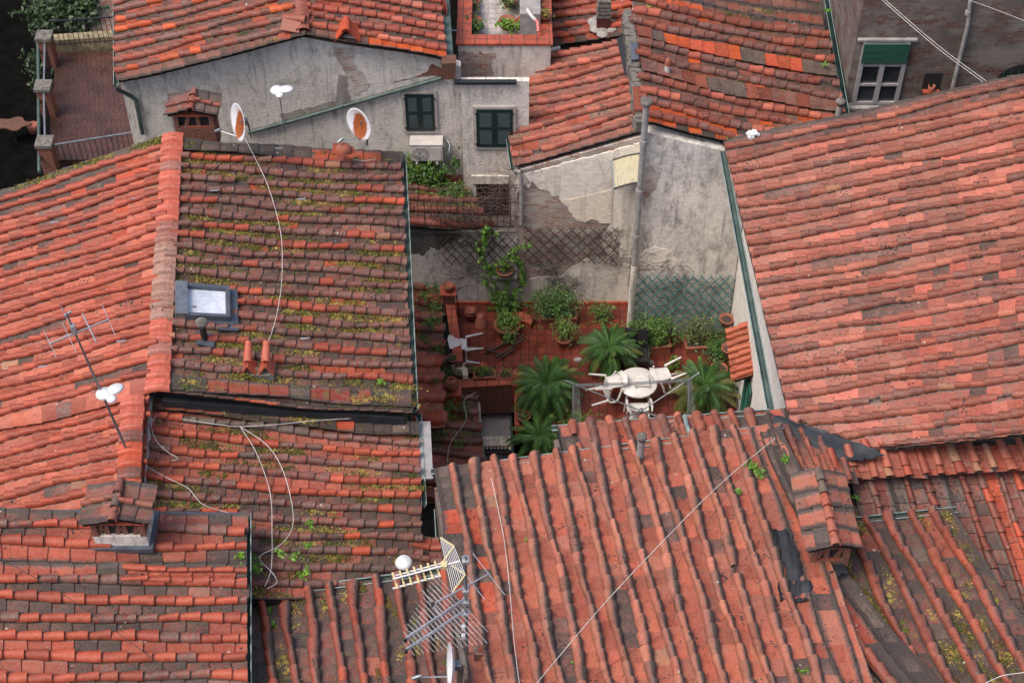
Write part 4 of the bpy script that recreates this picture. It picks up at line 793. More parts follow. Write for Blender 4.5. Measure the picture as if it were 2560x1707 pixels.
# front parapet
pf = thing('parapet', 'low tiled ledge crowded with pots along the front left of the terrace', 'parapet', P(1210, 955, 0))
zq = .25; qa, qb = P(1112, 962, zq), P(1300, 950, zq)
mb = MB(); mb.bar((qa.x, qa.y, -.3), (qb.x, qb.y, -.3), .22, 1.05, up=(0, 0, 1)); mb.build('brickwork', M['brickr'], pf)
mb = MB(); n_ = 7
for k in range(n_): a, b = qa.lerp(qb, (k+.02)/n_), qa.lerp(qb, (k+.98)/n_); mb.bar(a, b, .27, .035, up=(0, 0, 1))
mb.build('coping', M['cop'], pf)
mb = MB(); q = P(1130, 975, .42); mb.box((q.x, q.y, 0), (.42, .36, .8)); mb.box((q.x, q.y, .42), (.46, .4, .05)); mb.build('pillar', M['cop'], pf); q2 = P(1297, 950, .3); mb = MB(); mb.box((q2.x, q2.y, -.1), (.34, .3, .75)); mb.build('pillar', M['cop'], pf)
PF1, PF2 = Vector((q.x, q.y, .445)), Vector((q2.x, q2.y, .275))
mb = MB(); e0, e1 = P(1312, 975, .0), P(1312, 1075, .0); mb.bar((e0.x, e0.y, -.1), (e1.x, e1.y, -.1), .2, .5, up=(1, 0, 0)); mb.build('side_ledge', M['cop'], pf)
# small scaly tile awning and light well in front
aw = thing('light_well', 'dark light well with a scaly brown tile awning and a grey framed window', 'light well', P(1235, 1050, -3))
roof('awning_tiles', (1135, 968, -.05), (1135, 1014, -.75), (1290, 958, -.05), (1290, 1003, -.75), 13, aw, L=.12, pan_pal=[(3, DRK), (2, DK2)], cop_pal=[(3, DK2), (2, DRK)], pre=.3, post=.2, seed=111, rr=.3, sag=0, wav=.004)
mb = MB(); z_ = -1.2
mb.prism([P(1194, 1018, z_), P(1278, 1018, z_), P(1280, 1098, z_), P(1198, 1098, z_)], (0, 0, .06)); mb.build('panel', M['greyframe'], aw)
mb = MB()
for a, b in (((1192, 1017), (1276, 1017)), ((1192, 1017), (1205, 1160)), ((1276, 1017), (1283, 1160))): mb.bar(P(*a, z_+.12), P(*b, z_+.12), .06, .06)
mb.build('frame', M['gutter'], aw)
mb = MB(); mb.prism([P(1205, 1100, z_), P(1272, 1100, z_), P(1276, 1160, z_), P(1208, 1160, z_)], (0, 0, .08)); mb.build('glazing', M['glass'], aw)
mb = MB()
for k in range(4): mb.bar(P(1203, 1100+k*16, z_+.1), P(1275, 1100+k*16, z_+.1), .025)
mb.build('glazing_bars', M['rust'], aw)
mb = MB(); v0 = P(1196, 1092, z_+.12); v1 = P(1278, 1092, z_+.12)
for k in range(9): c = v0.lerp(v1, (k+.5)/9); mb.tube([c, c+Vector((0, -.35, -.1))], .06, 6)
mb.build('corrugated_strip', M['grayw2'], aw)
# low roofs between the left house and the terrace
h11 = thing('lean_to', 'narrow mossy lean-to roofs squeezed between the left house and the terrace', 'lean-to', P(1070, 850, -2))
OP = [(4, ((.33, .075, .045), .4)), (3, DRK)]
roof('roof', (1012, 715, .75), (1100, 722, .40), (1030, 900, .75), (1106, 905, .40), 5, h11, L=.30, pan_pal=OP, pre=.5, post=.4, seed=112, moss=.45, mossp=60, rr=.26)
roof('roof', (1032, 900, .9), (1096, 903, .65), (1050, 1045, .9), (1106, 1048, .65), 3, h11, L=.36, pan_pal=[(4, PNK), (2, ((.42, .10, .06), .2))], cop_pal=[(2, PNK), (2, ORG)], pre=.5, post=.4, seed=113, moss=.08, mossp=6, rr=.26)
roof('roof', (1088, 985, .2), (1188, 1000, -.15), (1060, 1245, .2), (1218, 1262, -.15), 7, h11, L=.36, pan_pal=[(4, DRK), (2, ((.36, .08, .05), .3))], cop_pal=[(4, DRK), (3, ((.30, .08, .055), .4))], pre=.3, post=.4, seed=114, moss=.35, mossp=60, rr=.24)
gutter('gutter', [P(1183, 975, -.15), P(1208, 1165, -.15)], h11, w=.12)
mb = MB(); mb.add([P(1098, 715, .1), P(1118, 712, .1), P(1132, 965, .1), P(1106, 985, .1)], [(0, 1, 2, 3)]); mb.build('lead_channel', M['bitumen'], h11)
mb = MB(); mb.prism([P(1015, 705, -.1), P(1118, 708, -.1), P(1118, 970, -.1), P(1200, 1000, -.35), P(1214, 1250, -.35), P(1030, 1250, -.3)], (0, 0, -3.5)); mb.build('wall', M['grayw2'], h11)
mb = MB(); mb.prism([P(1046, 1056, 5.7), P(1076, 1056, 5.66), P(1083, 1198, 5.66), P(1052, 1200, 5.7)], (0, 0, .04)); mb.build('metal_cover', M['greyframe'], h1)
# ============================================================ WHITE WALL DETAILS
at = thing('tile_canopy', 'small sloping canopy of red half-round tiles on the white wall over the green shutters', 'canopy', PX(1850, 860, XW-.2))
ca, cb = PX(1836, 822, XW-.04), PX(1866, 932, XW-.04)
ca = Vector((XW-.02, ca.y, 2.9)); cb = Vector((XW-.02, cb.y, 2.9))
def onx(px, py, X=None): return PX(px, py, X or XW)
ca, cb = PPL(1868, 816, Vector((XW, 0, 0)), Vector((1, 0, 0))), PPL(1885, 915, Vector((XW, 0, 0)), Vector((1, 0, 0)))
da = P(1833, 826, ca.z-.15); db = P(1853, 932, cb.z-.15); da.z = ca.z-.16; db.z = cb.z-.16
roof3('canopy_tiles', ca, Vector((XW-.42, ca.y-.05, ca.z-.18)), Vector((cb.x, cb.y, ca.z)), Vector((XW-.42, cb.y-.05, ca.z-.18)), 7, at, L=.46, pan_pal=[(1, ((.44, .11, .06), .1))], pre=.4, post=.5, seed=121, rr=.36, sag=0, wav=0)
gs = thing('window_shutters', 'folded green wooden shutters on the white wall below the tile canopy', 'shutters', (XW-.05, cb.y, ca.z-2))
mb = MB(); s0, s1 = cb.y+.35, cb.y-.75
for k, (y, w_) in enumerate(((s0-.1, .32), (s0-.50, .35))):
    mb.box((XW-.05, y, ca.z-1.2), (.05, w_, 1.7))
    for i in range(26): mb.box((XW-.08, y, ca.z-.5-i*.055), (.03, w_-.08, .02), mat=Matrix.Rotation(.5, 3, 'Y'))
mb.build('shutter', M['green'], gs)

wallpoly('mould_stain', [(1014, 580), (1150, 582), (1145, 600), (1120, 606), (1100, 625), (1075, 618), (1060, 640), (1030, 632), (1016, 650)], YI-.012, 'mould', wl, th=.01, jag=.02, seed=31, off=.004)
wallpoly('damp_stain', [(1135, 725), (1165, 712), (1205, 716), (1212, 757), (1140, 757)], YI-.012, 'damp', wl, th=.01, jag=.012, seed=32, off=.004)
wallpoly('damp_stain', [(848, 185), (868, 190), (872, 230), (880, 262), (858, 270), (850, 240), (838, 262), (842, 215)], YH, 'damp', h8, th=.01, jag=.014, seed=33, off=.006)
wallpoly('damp_stain', [(700, 285), (800, 262), (860, 245), (862, 262), (780, 290), (705, 308)], YH, 'damp', h8, th=.01, jag=.014, seed=34, off=.004)
# ============================================================ DARK BRICK BUILDING (top right)
YV = 3.6
h13 = thing('house', 'tall shadowy patched brick building at the top right with a green roller blind', 'house', PY(2300, 200, YV)-Vector((0, 0, 6)))
xv = P(2092, 150, 5.2).x+.12; zt_ = 12.
mb = MB(); mb.prism([Vector((xv, YV, -4)), Vector((xv+9, YV, -4)), Vector((xv+9, YV, zt_)), Vector((xv, YV, zt_))], (0, 6, 0)); mb.build('wall', M['brickd'], h13)
a, b = PY(2152, 103, YV), PY(2262, 256, YV); a.x, b.x = PY(2146, 180, YV).x, PY(2256, 180, YV).x; W, H = b.x-a.x, a.z-b.z; cx, cz = (a.x+b.x)/2, (a.z+b.z)/2
mb = MB(); mb.box((cx, YV-.01, cz), (W, .03, H)); wn = mb.build('window', M['glass'], h13)
mb = MB()
for s in (-1, 1): mb.box((cx+s*(W/2-.02), YV-.05, cz), (.09, .09, H)); mb.box((cx+s*W*.25, YV-.045, cz), (.0, .0, .0))
mb.box((cx, YV-.052, cz), (.11, .09, H-.05))
for k in (.02, .36, .68, .98): mb.box((cx, YV-.048, a.z-H*k), (W-.1, .07, .06))
mb.build('frame', M['greyframe'], wn)
mb = MB(); hb = .56
for k in range(16): mb.box((cx, YV-.13, a.z-.02-k*hb/16), (W+.02, .02, hb/16-.006), mat=Matrix.Rotation(.25, 3, 'X'))
mb.box((cx, YV-.12, a.z-hb/2), (W, .015, hb)); mb.build('roller_blind', M['green'], wn)
mb = MB(); mb.box((cx, YV-.10, b.z-.07), (W+.3, .22, .09)); mb.build('sill', M['pipe'], wn)
mb = MB(); mb.box((cx, YV-.04, a.z+.07), (W+.35, .10, .05)); mb.build('lintel', M['pipe'], wn)
a, b = PY(2313, 183, YV), PY(2345, 230, YV); mb = MB(); mb.box(((a.x+b.x)/2, YV-.01, (a.z+b.z)/2), (b.x-a.x, .03, a.z-b.z)); wn = mb.build('window', M['dark'], h13)
mb = MB(); mb.box(((a.x+b.x)/2, YV-.08, b.z+.05), (b.x-a.x, .16, .1)); mb.build('sill', M['cop'], wn)
mb = MB(); mb.lathe([(.07, 0), (.09, .16), (.075, .16), (.06, .03)], ((a.x+b.x)/2, YV-.08, b.z+.1), 10); mb.build('pot', M['pot'], wn)
c = PY(2560, 190, YV); mb = MB(); n_ = 12; v = [Vector((c.x-.62+1.3*(1-math.cos(pi*k/n_))/2, YV-.01, c.z-.1+.45*math.sin(pi*k/n_))) for k in range(n_+1)]; v = [Vector((c.x-.62, YV-.01, c.z-1.6))]+v+[Vector((c.x+.68, YV-.01, c.z-1.6))]
mb.prism(v[::-1], (0, .04, 0)); wn = mb.build('window', M['dark'], h13)
mb = MB()
for k in range(7): mb.tube([(c.x-.5+k*.17, YV-.03, c.z-1.5), (c.x-.5+k*.17, YV-.03, c.z+.2)], .012, 5)
mb.build('bars', M['green'], wn)
mb = MB(); mb.tube([PY(2428, -20, YV-.1), PY(2420, 60, YV-.1), PY(2380, 225, YV-.1), PY(2378, 260, YV-.1)], .05, 10); q = PY(2421, 28, YV-.1); mb.tube([q, q-Vector((0, 0, .1))], .07, 10); mb.build('down_pipe', M['pipe'], h13)
# ============================================================ DARK TERRACE (top left)
h14 = thing('house', 'shadowed brick paved terrace building at the far left with stone posts and iron railings', 'house', P(220, 300, 0))
zf = 2.6
mb = MB(); mb.prism([P(118, 400, zf), P(360, 400, zf), P(365, 330, zf), P(312, 128, zf), P(140, 133, zf)], (0, 0, -6)); mb.build('paved_floor', M['brfl'], h14)
mb = MB(); a, b = P(140, 124, zf), P(312, 112, zf); mb.bar((a.x, a.y, zf+.15), (b.x, b.y, zf+.15), .28, .5, up=(0, 0, 1)); mb.build('planter_wall', M['ochr'], h14)
for k, (x, y) in enumerate(((120, 110), (118, 235), (122, 375))):
    q = P(x+8, y+50, zf); mb = MB(); mb.box(q+Vector((0, 0, .45)), (.34, .34, .9)); ps = mb.build('post', M['brickr'], h14); mb = MB(); mb.box(q+Vector((0, 0, .93)), (.42, .42, .09)); mb.build('post_cap', M['mortar'], ps)
def railing(a, b, parent, h=.85, step=.13, m='iron', top='steel'):
    mb = MB(); n = max(2, int((b-a).length/step)); z = Vector((0, 0, h))
    for k in range(n+1): q = a.lerp(b, k/n); mb.tube([q, q+z], .010, 4)
    mb.bar(a+Vector((0, 0, .08)), b+Vector((0, 0, .08)), .02); o = mb.build('railing', M[m], parent)
    mb = MB(); mb.bar(a+z, b+z, .045, .03); mb.build('handrail', M[top], o)
pz = [P(128, 170, zf), P(126, 293, zf), P(130, 430, zf)]
railing(pz[0], pz[1], h14); railing(pz[1], pz[2], h14); railing(P(130, 430, zf), P(345, 395, zf), h14); railing(P(140, 118, zf+.3), P(312, 106, zf+.3), h14, top='iron')
mb = MB(); mb.tube([P(95, 90, zf+.6), P(98, 430, zf+.6)], .045, 8); mb.build('gutter', M['gutter'], h14)
mb = MB(); mb.box(P(285, 40, zf-.3)+Vector((.2, .3, -.4)), (1.6, 2.6, .6)); mb.build('lower_floor', M['brickr'], h14)
# things down in the dark court
tb = thing('garden_table', 'brown cloud shaped table top glimpsed in the dark court at the far left', 'table', P(30, 310, -4)); q = P(30, 312, -3.3)
mb = MB(); pts = [q+Vector(((.55+.09*math.cos(5*t))*math.cos(t), (.28+.06*math.cos(5*t))*math.sin(t), 0)) for t in [2*pi*k/40 for k in range(40)]]; mb.prism(pts, (0, 0, .05)); mb.build('table_top', M['rust'], tb)
mb = MB(); mb.tube([q, q-Vector((0, 0, .7))], .05, 8); mb.build('pedestal', M['iron'], tb)
q = P(86, 330, -4); pt = thing('flower_pot', 'orange pot in the dark court at the far left', 'pot', q); mb = MB(); mb.lathe([(.0, 0), (.14, 0), (.18, .3), (.15, .3), (.14, .25), (0, .25)], q, 16); mb.build('pot_body', M['pot'], pt)
# ============================================================ foliage helpers
def leaves(mb, c, rad, n, size, rnd, cols=((1, 1, 1),), up=.3, clump=7):
    c = Vector(c); cen = [Vector((rnd.gauss(0, .42)*rad[0], rnd.gauss(0, .42)*rad[1], rnd.gauss(0, .40)*rad[2])) for _ in range(max(3, n//clump))]
    for _ in range(n):
        k = rnd.choice(cen); p = c+k+Vector((rnd.gauss(0, .09)*rad[0], rnd.gauss(0, .09)*rad[1], rnd.gauss(0, .09)*rad[2]))
        s = size*(.6+.8*rnd.random()); nrm = Vector((rnd.gauss(0, .6), rnd.gauss(0, .6)-.2, .8*up+rnd.random())).normalized(); a = nrm.orthogonal().normalized(); a = (Matrix.Rotation(rnd.random()*6.28, 3, nrm) @ a)*s; b = nrm.cross(a)*.55
        col = rnd.choice(cols); f = .65+.7*rnd.random()
        mb.add([p-a, p-a*.1+b, p+a, p-a*.1-b], [(0, 1, 2, 3)], c=tuple(x*f for x in col))
G1 = ((1, 1, 1), (1.3, 1.15, .9), (.8, .95, 1)); GY = ((1.6, 1.5, .8), (1.3, 1.3, 1), (2.3, 1.7, .9)); GB = ((2.4, 2.2, .8), (2.0, 2.0, .7), (1.5, 1.7, .8)); FL = (8, 4, 1)
def stems(mb, c, rad, n, rnd, r=.006):
    c = Vector(c)
    for _ in range(n):
        e = c+Vector((rnd.gauss(0, .5)*rad[0], rnd.gauss(0, .5)*rad[1], rnd.random()*rad[2])); b = c+Vector((rnd.gauss(0, .15)*rad[0], rnd.gauss(0, .15)*rad[1], -rad[2]*.7)); m_ = (b+e)/2+Vector((rnd.gauss(0, .06), rnd.gauss(0, .06), .05)); mb.tube([b, m_, e], [r, r*.8, r*.4], 4, caps=False)
def pot(mb, c, r, h, saucer=False, rim=.12):
    mb.lathe([(0, 0), (r*.68, 0), (r*.95, h*.82), (r*1.08, h*.84), (r*1.1, h), (r*.95, h), (r*.88, h*.84), (0, h*.84)], c, 18)
def potted(loc, r, h, label, leaf=None, n=150, size=.028, cols=G1, name='potted_plant', cat='potted plant', rad=None, seed=1, group=None, soil=True, n_st=10):
    rnd = random.Random(seed); loc = Vector(loc); t = thing(name, label, cat, loc, group); mb = MB(); pot(mb, loc, r, h); mb.build('pot', M['pot'], t)
    if soil: mb = MB(); mb.lathe([(r*.87, h*.86), (0, h*.88)], loc, 16); mb.build('soil', M['soil'], t)
    if n:
        rad = rad or (r*1.1, r*1.1, r*.8); c = loc+Vector((0, 0, h+rad[2]*.45)); mb = MB(); leaves(mb, c, rad, n, size, rnd, cols); mb.build('foliage', M['leaf'], t)
        mb = MB(); stems(mb, c, rad, n_st, rnd, .004); mb.build('stems', M['twig'], t)
    return t
def shrub(loc, rad, n, size, label, cols=G1, seed=1, cat='shrub', name='shrub', zoff=None, twig='bark', nst=14, kind=None, extra=None):
    rnd = random.Random(seed); loc = Vector(loc); t = thing(name, label, cat, loc); c = loc+Vector((0, 0, zoff if zoff is not None else rad[2]*.9)); mb = MB(); leaves(mb, c, rad, n, size, rnd, cols)
    if extra:
        for (dx, dy, dz), r2, n2 in extra: leaves(mb, c+Vector((dx, dy, dz)), r2, n2, size, rnd, cols)
    mb.build('foliage', M['leaf'], t); mb = MB(); stems(mb, c, rad, nst, rnd, .008); mb.build('branches', M[twig], t); return t
def box_planter(a, b, w, h, t, name='planter_box'):
    mb = MB(); a, b = Vector(a), Vector(b); d = (b-a).normalized(); y = Vector((-d.y, d.x, 0)); c = (a+b)/2; L = (b-a).length; R = Matrix((d, y, Vector((0, 0, 1)))).transposed()
    for s in (-1, 1): mb.box(c+y*s*(w/2-.015)+Vector((0, 0, h/2)), (L, .03, h), mat=R); mb.box(c+d*s*(L/2-.015)+Vector((0, 0, h/2)), (.03, w-.06, h), mat=R)
    mb.box(c+Vector((0, 0, .02)), (L-.06, w-.06, .04), mat=R)
    for s in (-1, 1): mb.box(c+y*s*(w/2)+Vector((0, 0, h-.02)), (L+.04, .05, .045), mat=R)
    for s in (-1, 1): mb.box(c+d*s*(L/2)+Vector((0, 0, h-.021)), (.05, w-.05, .045), mat=R)
    o = mb.build(name, M['pot'], t); mb = MB(); mb.box(c+Vector((0, 0, h*.85)), (L-.07, w-.07, .02), mat=R); mb.build('soil', M['soil'], t); return o
# ============================================================ SAGO PALMS
def palm_mesh(seed, n=44, L=.95, dry=.12):
    rnd = random.Random(seed); fr = MB(); ra = MB()
    for i in range(n):
        k = i/n; az = i*2.39996+rnd.gauss(0, .2); el = 1.25-1.5*k**.8+rnd.gauss(0, .13); l = L*(.62+.38*min(1, k*1.8+.2))*(.9+.2*rnd.random())
        d = Vector((math.cos(az), math.sin(az), 0)); pts = []; p = Vector((0, 0, .05)); ang = el; S = 14
        for s in range(S+1): pts.append(p.copy()); p = p+(d*math.cos(ang)+Vector((0, 0, math.sin(ang))))*l/S; ang -= (.085+.05*k)*(1.0+.4*rnd.random()*.3)
        ra.tube(pts, [.010*(1-.7*s/S) for s in range(S+1)], 4, caps=False)
        old = rnd.random() < dry*k*2; tipdry = rnd.random() < .3
        side = Vector((-d.y, d.x, 0)); M_ = 36
        for j in range(3, M_+1):
            f = j/M_; q = f*S; a0 = int(min(q, S-1)); pp = pts[a0].lerp(pts[a0+1], q-a0) if a0 < S else pts[S]
            tg = (pts[min(a0+1, S)]-pts[a0]).normalized(); up_ = side.cross(tg).normalized()
            ll = .19*L*math.sin(pi*min(1, .16+f*.80))**.6*(.85+.3*rnd.random())
            for sd in (-1, 1):
                v = (side*sd*.80+tg*(.45+.5*f)+up_*.42).normalized(); tip = pp+v*ll-Vector((0, 0, ll*.15)); w_ = tg*.0105
                if old: c = (4.5, 1.5, 1.8)
                else:
                    g = .75+.5*rnd.random(); c = (g, g, g)
                    if f > .8 and tipdry: c = (3.8*g, 1.7*g, 1.5*g)
                    elif rnd.random() < .16+.2*k: c = (2.6*g, 1.6*g, g)
                fr.add([pp-w_, pp+w_, pp.lerp(tip, .6)+w_*.8+up_*.006, tip, pp.lerp(tip, .6)-w_*.8+up_*.006], [(0, 1, 2, 3, 4)], c=c)
    return fr, ra
def palm(loc, seed, label, n, L, dry, potr=.22, h=.42):
    loc = Vector(loc); t = thing('sago_palm', label, 'palm', loc, 'sago palms in pots on the terrace'); fr, ra = palm_mesh(seed, n, L, dry)
    for m_ in (fr, ra): m_.v = [tuple(Vector(v)+loc+Vector((0, 0, h+.28))) for v in m_.v]
    fr.build('fronds', M['frond'], t); ra.build('frond_stalks', M['leaf'], t); mb = MB(); mb.lathe([(0, h), (.10, h), (.12, h+.12), (.10, h+.3), (0, h+.36)], loc, 12); mb.build('trunk', M['bark'], t)
    mb = MB(); pot(mb, loc, potr, h); mb.build('pot', M['pot'], t); return t
palm(P(1366, 1012, 0), 1, 'dark green sago palm at the left of the clothes dryer', 62, 1.08, .05)
palm(P(1520, 918, 0), 2, 'sago palm furthest back, in front of the teal trellis', 54, .92, .12)
palm(P(1753, 1018, 0), 3, 'yellow edged sago palm by the white wall', 60, 1.05, .45)
palm(P(1348, 1140, 0), 4, 'smallest sago palm, partly hidden behind the front roof gutter', 44, .86, .1)
# ============================================================ PLASTIC CHAIRS, TABLE
def chair_proto():
    t = thing('plastic_chair', 'white plastic armchair tipped over against the left parapet', 'chair', (0, 0, 0), 'white plastic garden chairs'); mt = M['plastic']
    mb = MB(); n = 8; vs = []
    for i in range(n+1):
        for j in range(n+1): x = (i/n-.5)*.46; y = (j/n-.5)*.44; vs.append((x, y, .43+.03*(x/.23)**2-.015*math.cos(y*6)))
    fs = [(i*(n+1)+j, (i+1)*(n+1)+j, (i+1)*(n+1)+j+1, i*(n+1)+j+1) for i in range(n) for j in range(n)]; o = len(vs); vs2 = [(a, b, c-.018) for a, b, c in vs]; mb.add(vs, fs, True); mb.add(vs2, [f[::-1] for f in fs], True); mb.bar((-.23, .22, .43), (.23, .22, .43), .02, .05); mb.build('seat', mt, t)
    mb = MB(); sv = []; K_ = 12
    for i in range(K_+1):                              # one curved shell
        a = (i/K_-.5)*1.55
        for z, q in ((.40, 0), (.55, .02), (.72, .05)): sv.append((math.sin(a)*(.25+q), -.03-math.cos(a)*(.20+q*.6)-q*.5, z))
    fs = [(i*3+j, i*3+j+1, (i+1)*3+j+1, (i+1)*3+j) for i in range(K_) for j in range(2)]; mb.add(sv, fs, True); mb.add([(x, y-.014, z) for x, y, z in sv], [f[::-1] for f in fs], True)
    sh = []; 
    for i in range(13):
        a = (i/12-.5)*1.62
        for z, q in ((.72, .0), (.79, .02), (.87-.06*abs(a), .035)): sh.append((math.sin(a)*(.30+q*.4), -.09-math.cos(a)*.235-q, z))
    fs = [(i*3+j, i*3+j+1, (i+1)*3+j+1, (i+1)*3+j) for i in range(12) for j in range(2)]; mb.add(sh, fs, True); mb.add([(a*1.0, b-.012, c) for a, b, c in sh], [f[::-1] for f in fs], True); mb.build('backrest', mt, t)
    for s in (-1, 1):
        mb = MB(); mb.tube([(s*.27, -.24, .70), (s*.29, -.08, .66), (s*.29, .12, .64), (s*.28, .22, .60), (s*.27, .24, .5), (s*.25, .23, .43)], [.02, .028, .03, .028, .024, .022], 8); mb.build('armrest', mt, t)
        for y0, y1 in ((.21, .27), (-.20, -.30)): mb = MB(); mb.tube([(s*.22, y0, .43), (s*.235, (y0+y1)/2, .22), (s*.25, y1, 0)], [.034, .027, .022], 8); mb.build('leg', mt, t)
    return t
ch0 = chair_proto(); ch0.location = P(1150, 862, .30); ch0.rotation_euler = (math.radians(0), math.radians(-90), math.radians(0))
def ME(x, y, z): return (math.radians(x), math.radians(y), math.radians(z))
# lying on its back: legs point to +x
def chrot(sx, rz, tilt=0.):   # chair on its front, legs pointing along sx
    m = Matrix(((0, 0, -sx), (sx, 0, 0), (0, -1, 0))); return (Matrix.Rotation(rz, 3, 'Z') @ Matrix.Rotation(tilt, 3, 'Y') @ m).to_euler()
ch0.rotation_euler = chrot(1, .02); ch0.location = P(1208, 872, .31)
tc = P(1590, 1003, 0)
tb = thing('garden_table', 'round white plastic table in the middle of the terrace behind the dryer', 'table', tc)
mb = MB(); mb.lathe([(0, .70), (.46, .70), (.48, .675), (.475, .71), (.46, .725), (.03, .725), (0, .72)], tc, 40); mb.build('table_top', M['plastic'], tb)
for k in range(4): a = pi/4+k*pi/2; mb = MB(); mb.tube([tc+Vector((math.cos(a)*.34, math.sin(a)*.34, .7)), tc+Vector((math.cos(a)*.42, math.sin(a)*.42, 0))], [.035, .025], 8); mb.build('leg', M['plastic'], tb)
def cc(dx, dy, dz, rot, lab): copy_tree(ch0, tc+Vector((dx, dy, dz)), rot, lab)
cc(-1.14, -.24, .70, chrot(-1, .28, .12), 'white plastic armchair tipped onto the left side of the round table, legs pointing left')
cc(1.16, .30, .72, chrot(1, .28, -.12), 'white plastic armchair tipped onto the right side of the round table, legs pointing right')
cc(.02, -.66, 0, ME(0, 0, 2), 'white plastic armchair standing at the near side of the round table')
mb = MB()
for k in range(6): mb.box(tc+Vector((.08, .12-k*.06, .76+.012*k)), (.34, .035, .025), mat=Matrix.Rotation(.25, 3, 'X'))
for s in (-1, 1): mb.bar(tc+Vector((.08+s*.17, .2, .75)), tc+Vector((.08+s*.17, -.24, .84)), .03)
o = mb.build('folding_rack', M['plastic'], None); tag(o, 'small cream slatted rack lying on the round white table', 'rack')
# black armchair
bc = P(1588, 912, 0); bt = thing('armchair', 'black fabric armchair half hidden behind the back sago palm', 'chair', bc); mb = MB(); mb.box(bc+Vector((0, 0, .36)), (.56, .55, .14)); mb.build('seat', M['black'], bt)
mb = MB(); mb.box(bc+Vector((0, .3, .62)), (.56, .14, .6), mat=Matrix.Rotation(-.25, 3, 'X')); mb.build('backrest', M['black'], bt)
for s in (-1, 1): mb = MB(); mb.tube([bc+Vector((s*.3, -.25, 0)), bc+Vector((s*.3, -.27, .52)), bc+Vector((s*.3, .2, .58)), bc+Vector((s*.3, .3, 0))], .022, 6); mb.build('side_frame', M['iron'], bt)
# folded dark stool
q = P(1262, 882, .05); st = thing('folding_stool', 'collapsed dark wooden stool lying on the terrace tiles', 'stool', q); 
for k, (a, b) in enumerate((((-.50, -.02), (.25, .42)), ((-.10, -.22), (.22, .05)), ((-.48, .06), (-.05, -.16)), ((.30, .30), (.48, .50)), ((-.22, -.28), (.52, .36)))):
    mb = MB(); mb.bar(q+Vector((a[0], a[1], .02+.03*k)), q+Vector((b[0], b[1], .04+.03*k)), .035, .045); mb.build('slat', M['brownw'], st)
# ============================================================ ROTARY DRYER
hz, az_ = 1.35, 1.85
hub = P(1603, 1027, hz); dr = thing('clothes_dryer', 'rotary clothes dryer with sagging grey lines spread over the terrace', 'clothes dryer', (hub.x, hub.y, 0))
mb = MB(); mb.tube([(hub.x, hub.y, 0), hub+Vector((0, 0, .05))], .025, 8); mb.lathe([(0, -.04), (.05, -.04), (.05, .05), (0, .06)], hub, 12); mb.build('pole', M['steel'], dr)
cr = [P(1433, 960, az_), P(1728, 946, az_), P(1745, 1075, az_+.0), P(1440, 1095, az_)]
ex = [P(1412, 951, az_+.03), P(1749, 931, az_+.06), cr[2], cr[3]]
for k in range(4): mb = MB(); mb.tube([hub, ex[k]], .016, 6); mb.build('arm', M['steel'], dr)
for a, b in ((P(1488, 1065, 1.25), hub), (P(1705, 1050, 1.25), hub)): mb = MB(); mb.tube([a, b], .010, 6); mb.build('brace', M['rust'], dr)
mb = MB()
for e in range(4):
    for k in range(5):
        f = 1-.022*k; A_, B_ = hub.lerp(cr[e], f), hub.lerp(cr[(e+1) % 4], f); m_ = (A_+B_)/2-Vector((0, 0, .04)); mb.tube([A_, m_, B_], .0055, 4, caps=False)
mb.build('lines', M['steel'], dr)
for s, (x, y) in enumerate(((1433, 960), (1728, 946))):
    pass
# tall posts at the left and right of the dryer
for (x, y, lab) in ((1433, 965, 'left'), (1722, 950, 'right')):
    q = P(x, y, az_-.02); t = thing('support_post', 'grey steel post holding up the %s corner of the clothes dryer' % lab, 'post', (q.x, q.y-.75, 0)); mb = MB(); mb.tube([(q.x, q.y-.75, 0), (q.x, q.y-.72, .9), q], .024, 8); mb.build('post_tube', M['steel'], t); mb = MB(); mb.lathe([(0, 0), (.12, 0), (.10, .03), (0, .04)], (q.x, q.y-.75, 0), 14); mb.build('base', M['steel'], t)
# ============================================================ POTS AND PLANTS ON THE TERRACE
def simplepot(px, py, z, r, h, label, upside=False, stack=1, flatp=False):
    loc = P(px, py, z); t = thing('flower_pot', label, 'pot', loc)
    for k in range(stack):
        mb = MB(); pot(mb, loc+Vector((0, 0, k*h*.28)), r*(1-.06*k), h) if not upside else mb.lathe([(r*1.1-.03*k, k*.06), (r*1.1-.03*k, k*.06+.04), (r*.95-.03*k, k*.06+.05), (r*.62, h+k*.05), (0, h+k*.05)], loc, 18); mb.build('pot_body', M['pot'], t)
    return t
simplepot(1176, 800, 0, .13, .30, 'empty terracotta pot at the foot of the back left wall, first from the parapet', stack=2)
simplepot(1202, 812, 0, .15, .26, 'upturned terracotta pots stacked on saucers beside the big climber tub', upside=True, stack=3)
t = simplepot(0, 0, 0, .13, .14, 'empty round terracotta bowl on top of the parapet pillar', stack=2); t.location = PIL
for c in kids(t): c.location = Vector((0, 0, c.location.z-0))
potted(P(1130, 905, zp), .12, .16, 'small potted plant on the near end of the left parapet', n=60, size=.02, seed=3)
potted(PY(1262, 688, YI-.13)+Vector((0, 0, .04)), .20, .16, 'shallow terracotta bowl of weeds on the wall shelf', n=110, size=.025, cols=GY, seed=4)
potted(P(1262, 948, .10), .145, .20, 'round pot of small green rosettes on the ledge, right of the planter trough', n=190, size=.018, cols=GY, seed=5)
potted(P(1303, 1010, .15), .125, .18, 'small low pot of sprouts on the side ledge, the farther of two', n=90, size=.016, cols=GY, seed=6)
potted(P(1308, 1052, .15), .165, .22, 'wide pink rimmed pot of sprouts on the side ledge, the nearer of two', n=150, size=.02, cols=GY, seed=7)
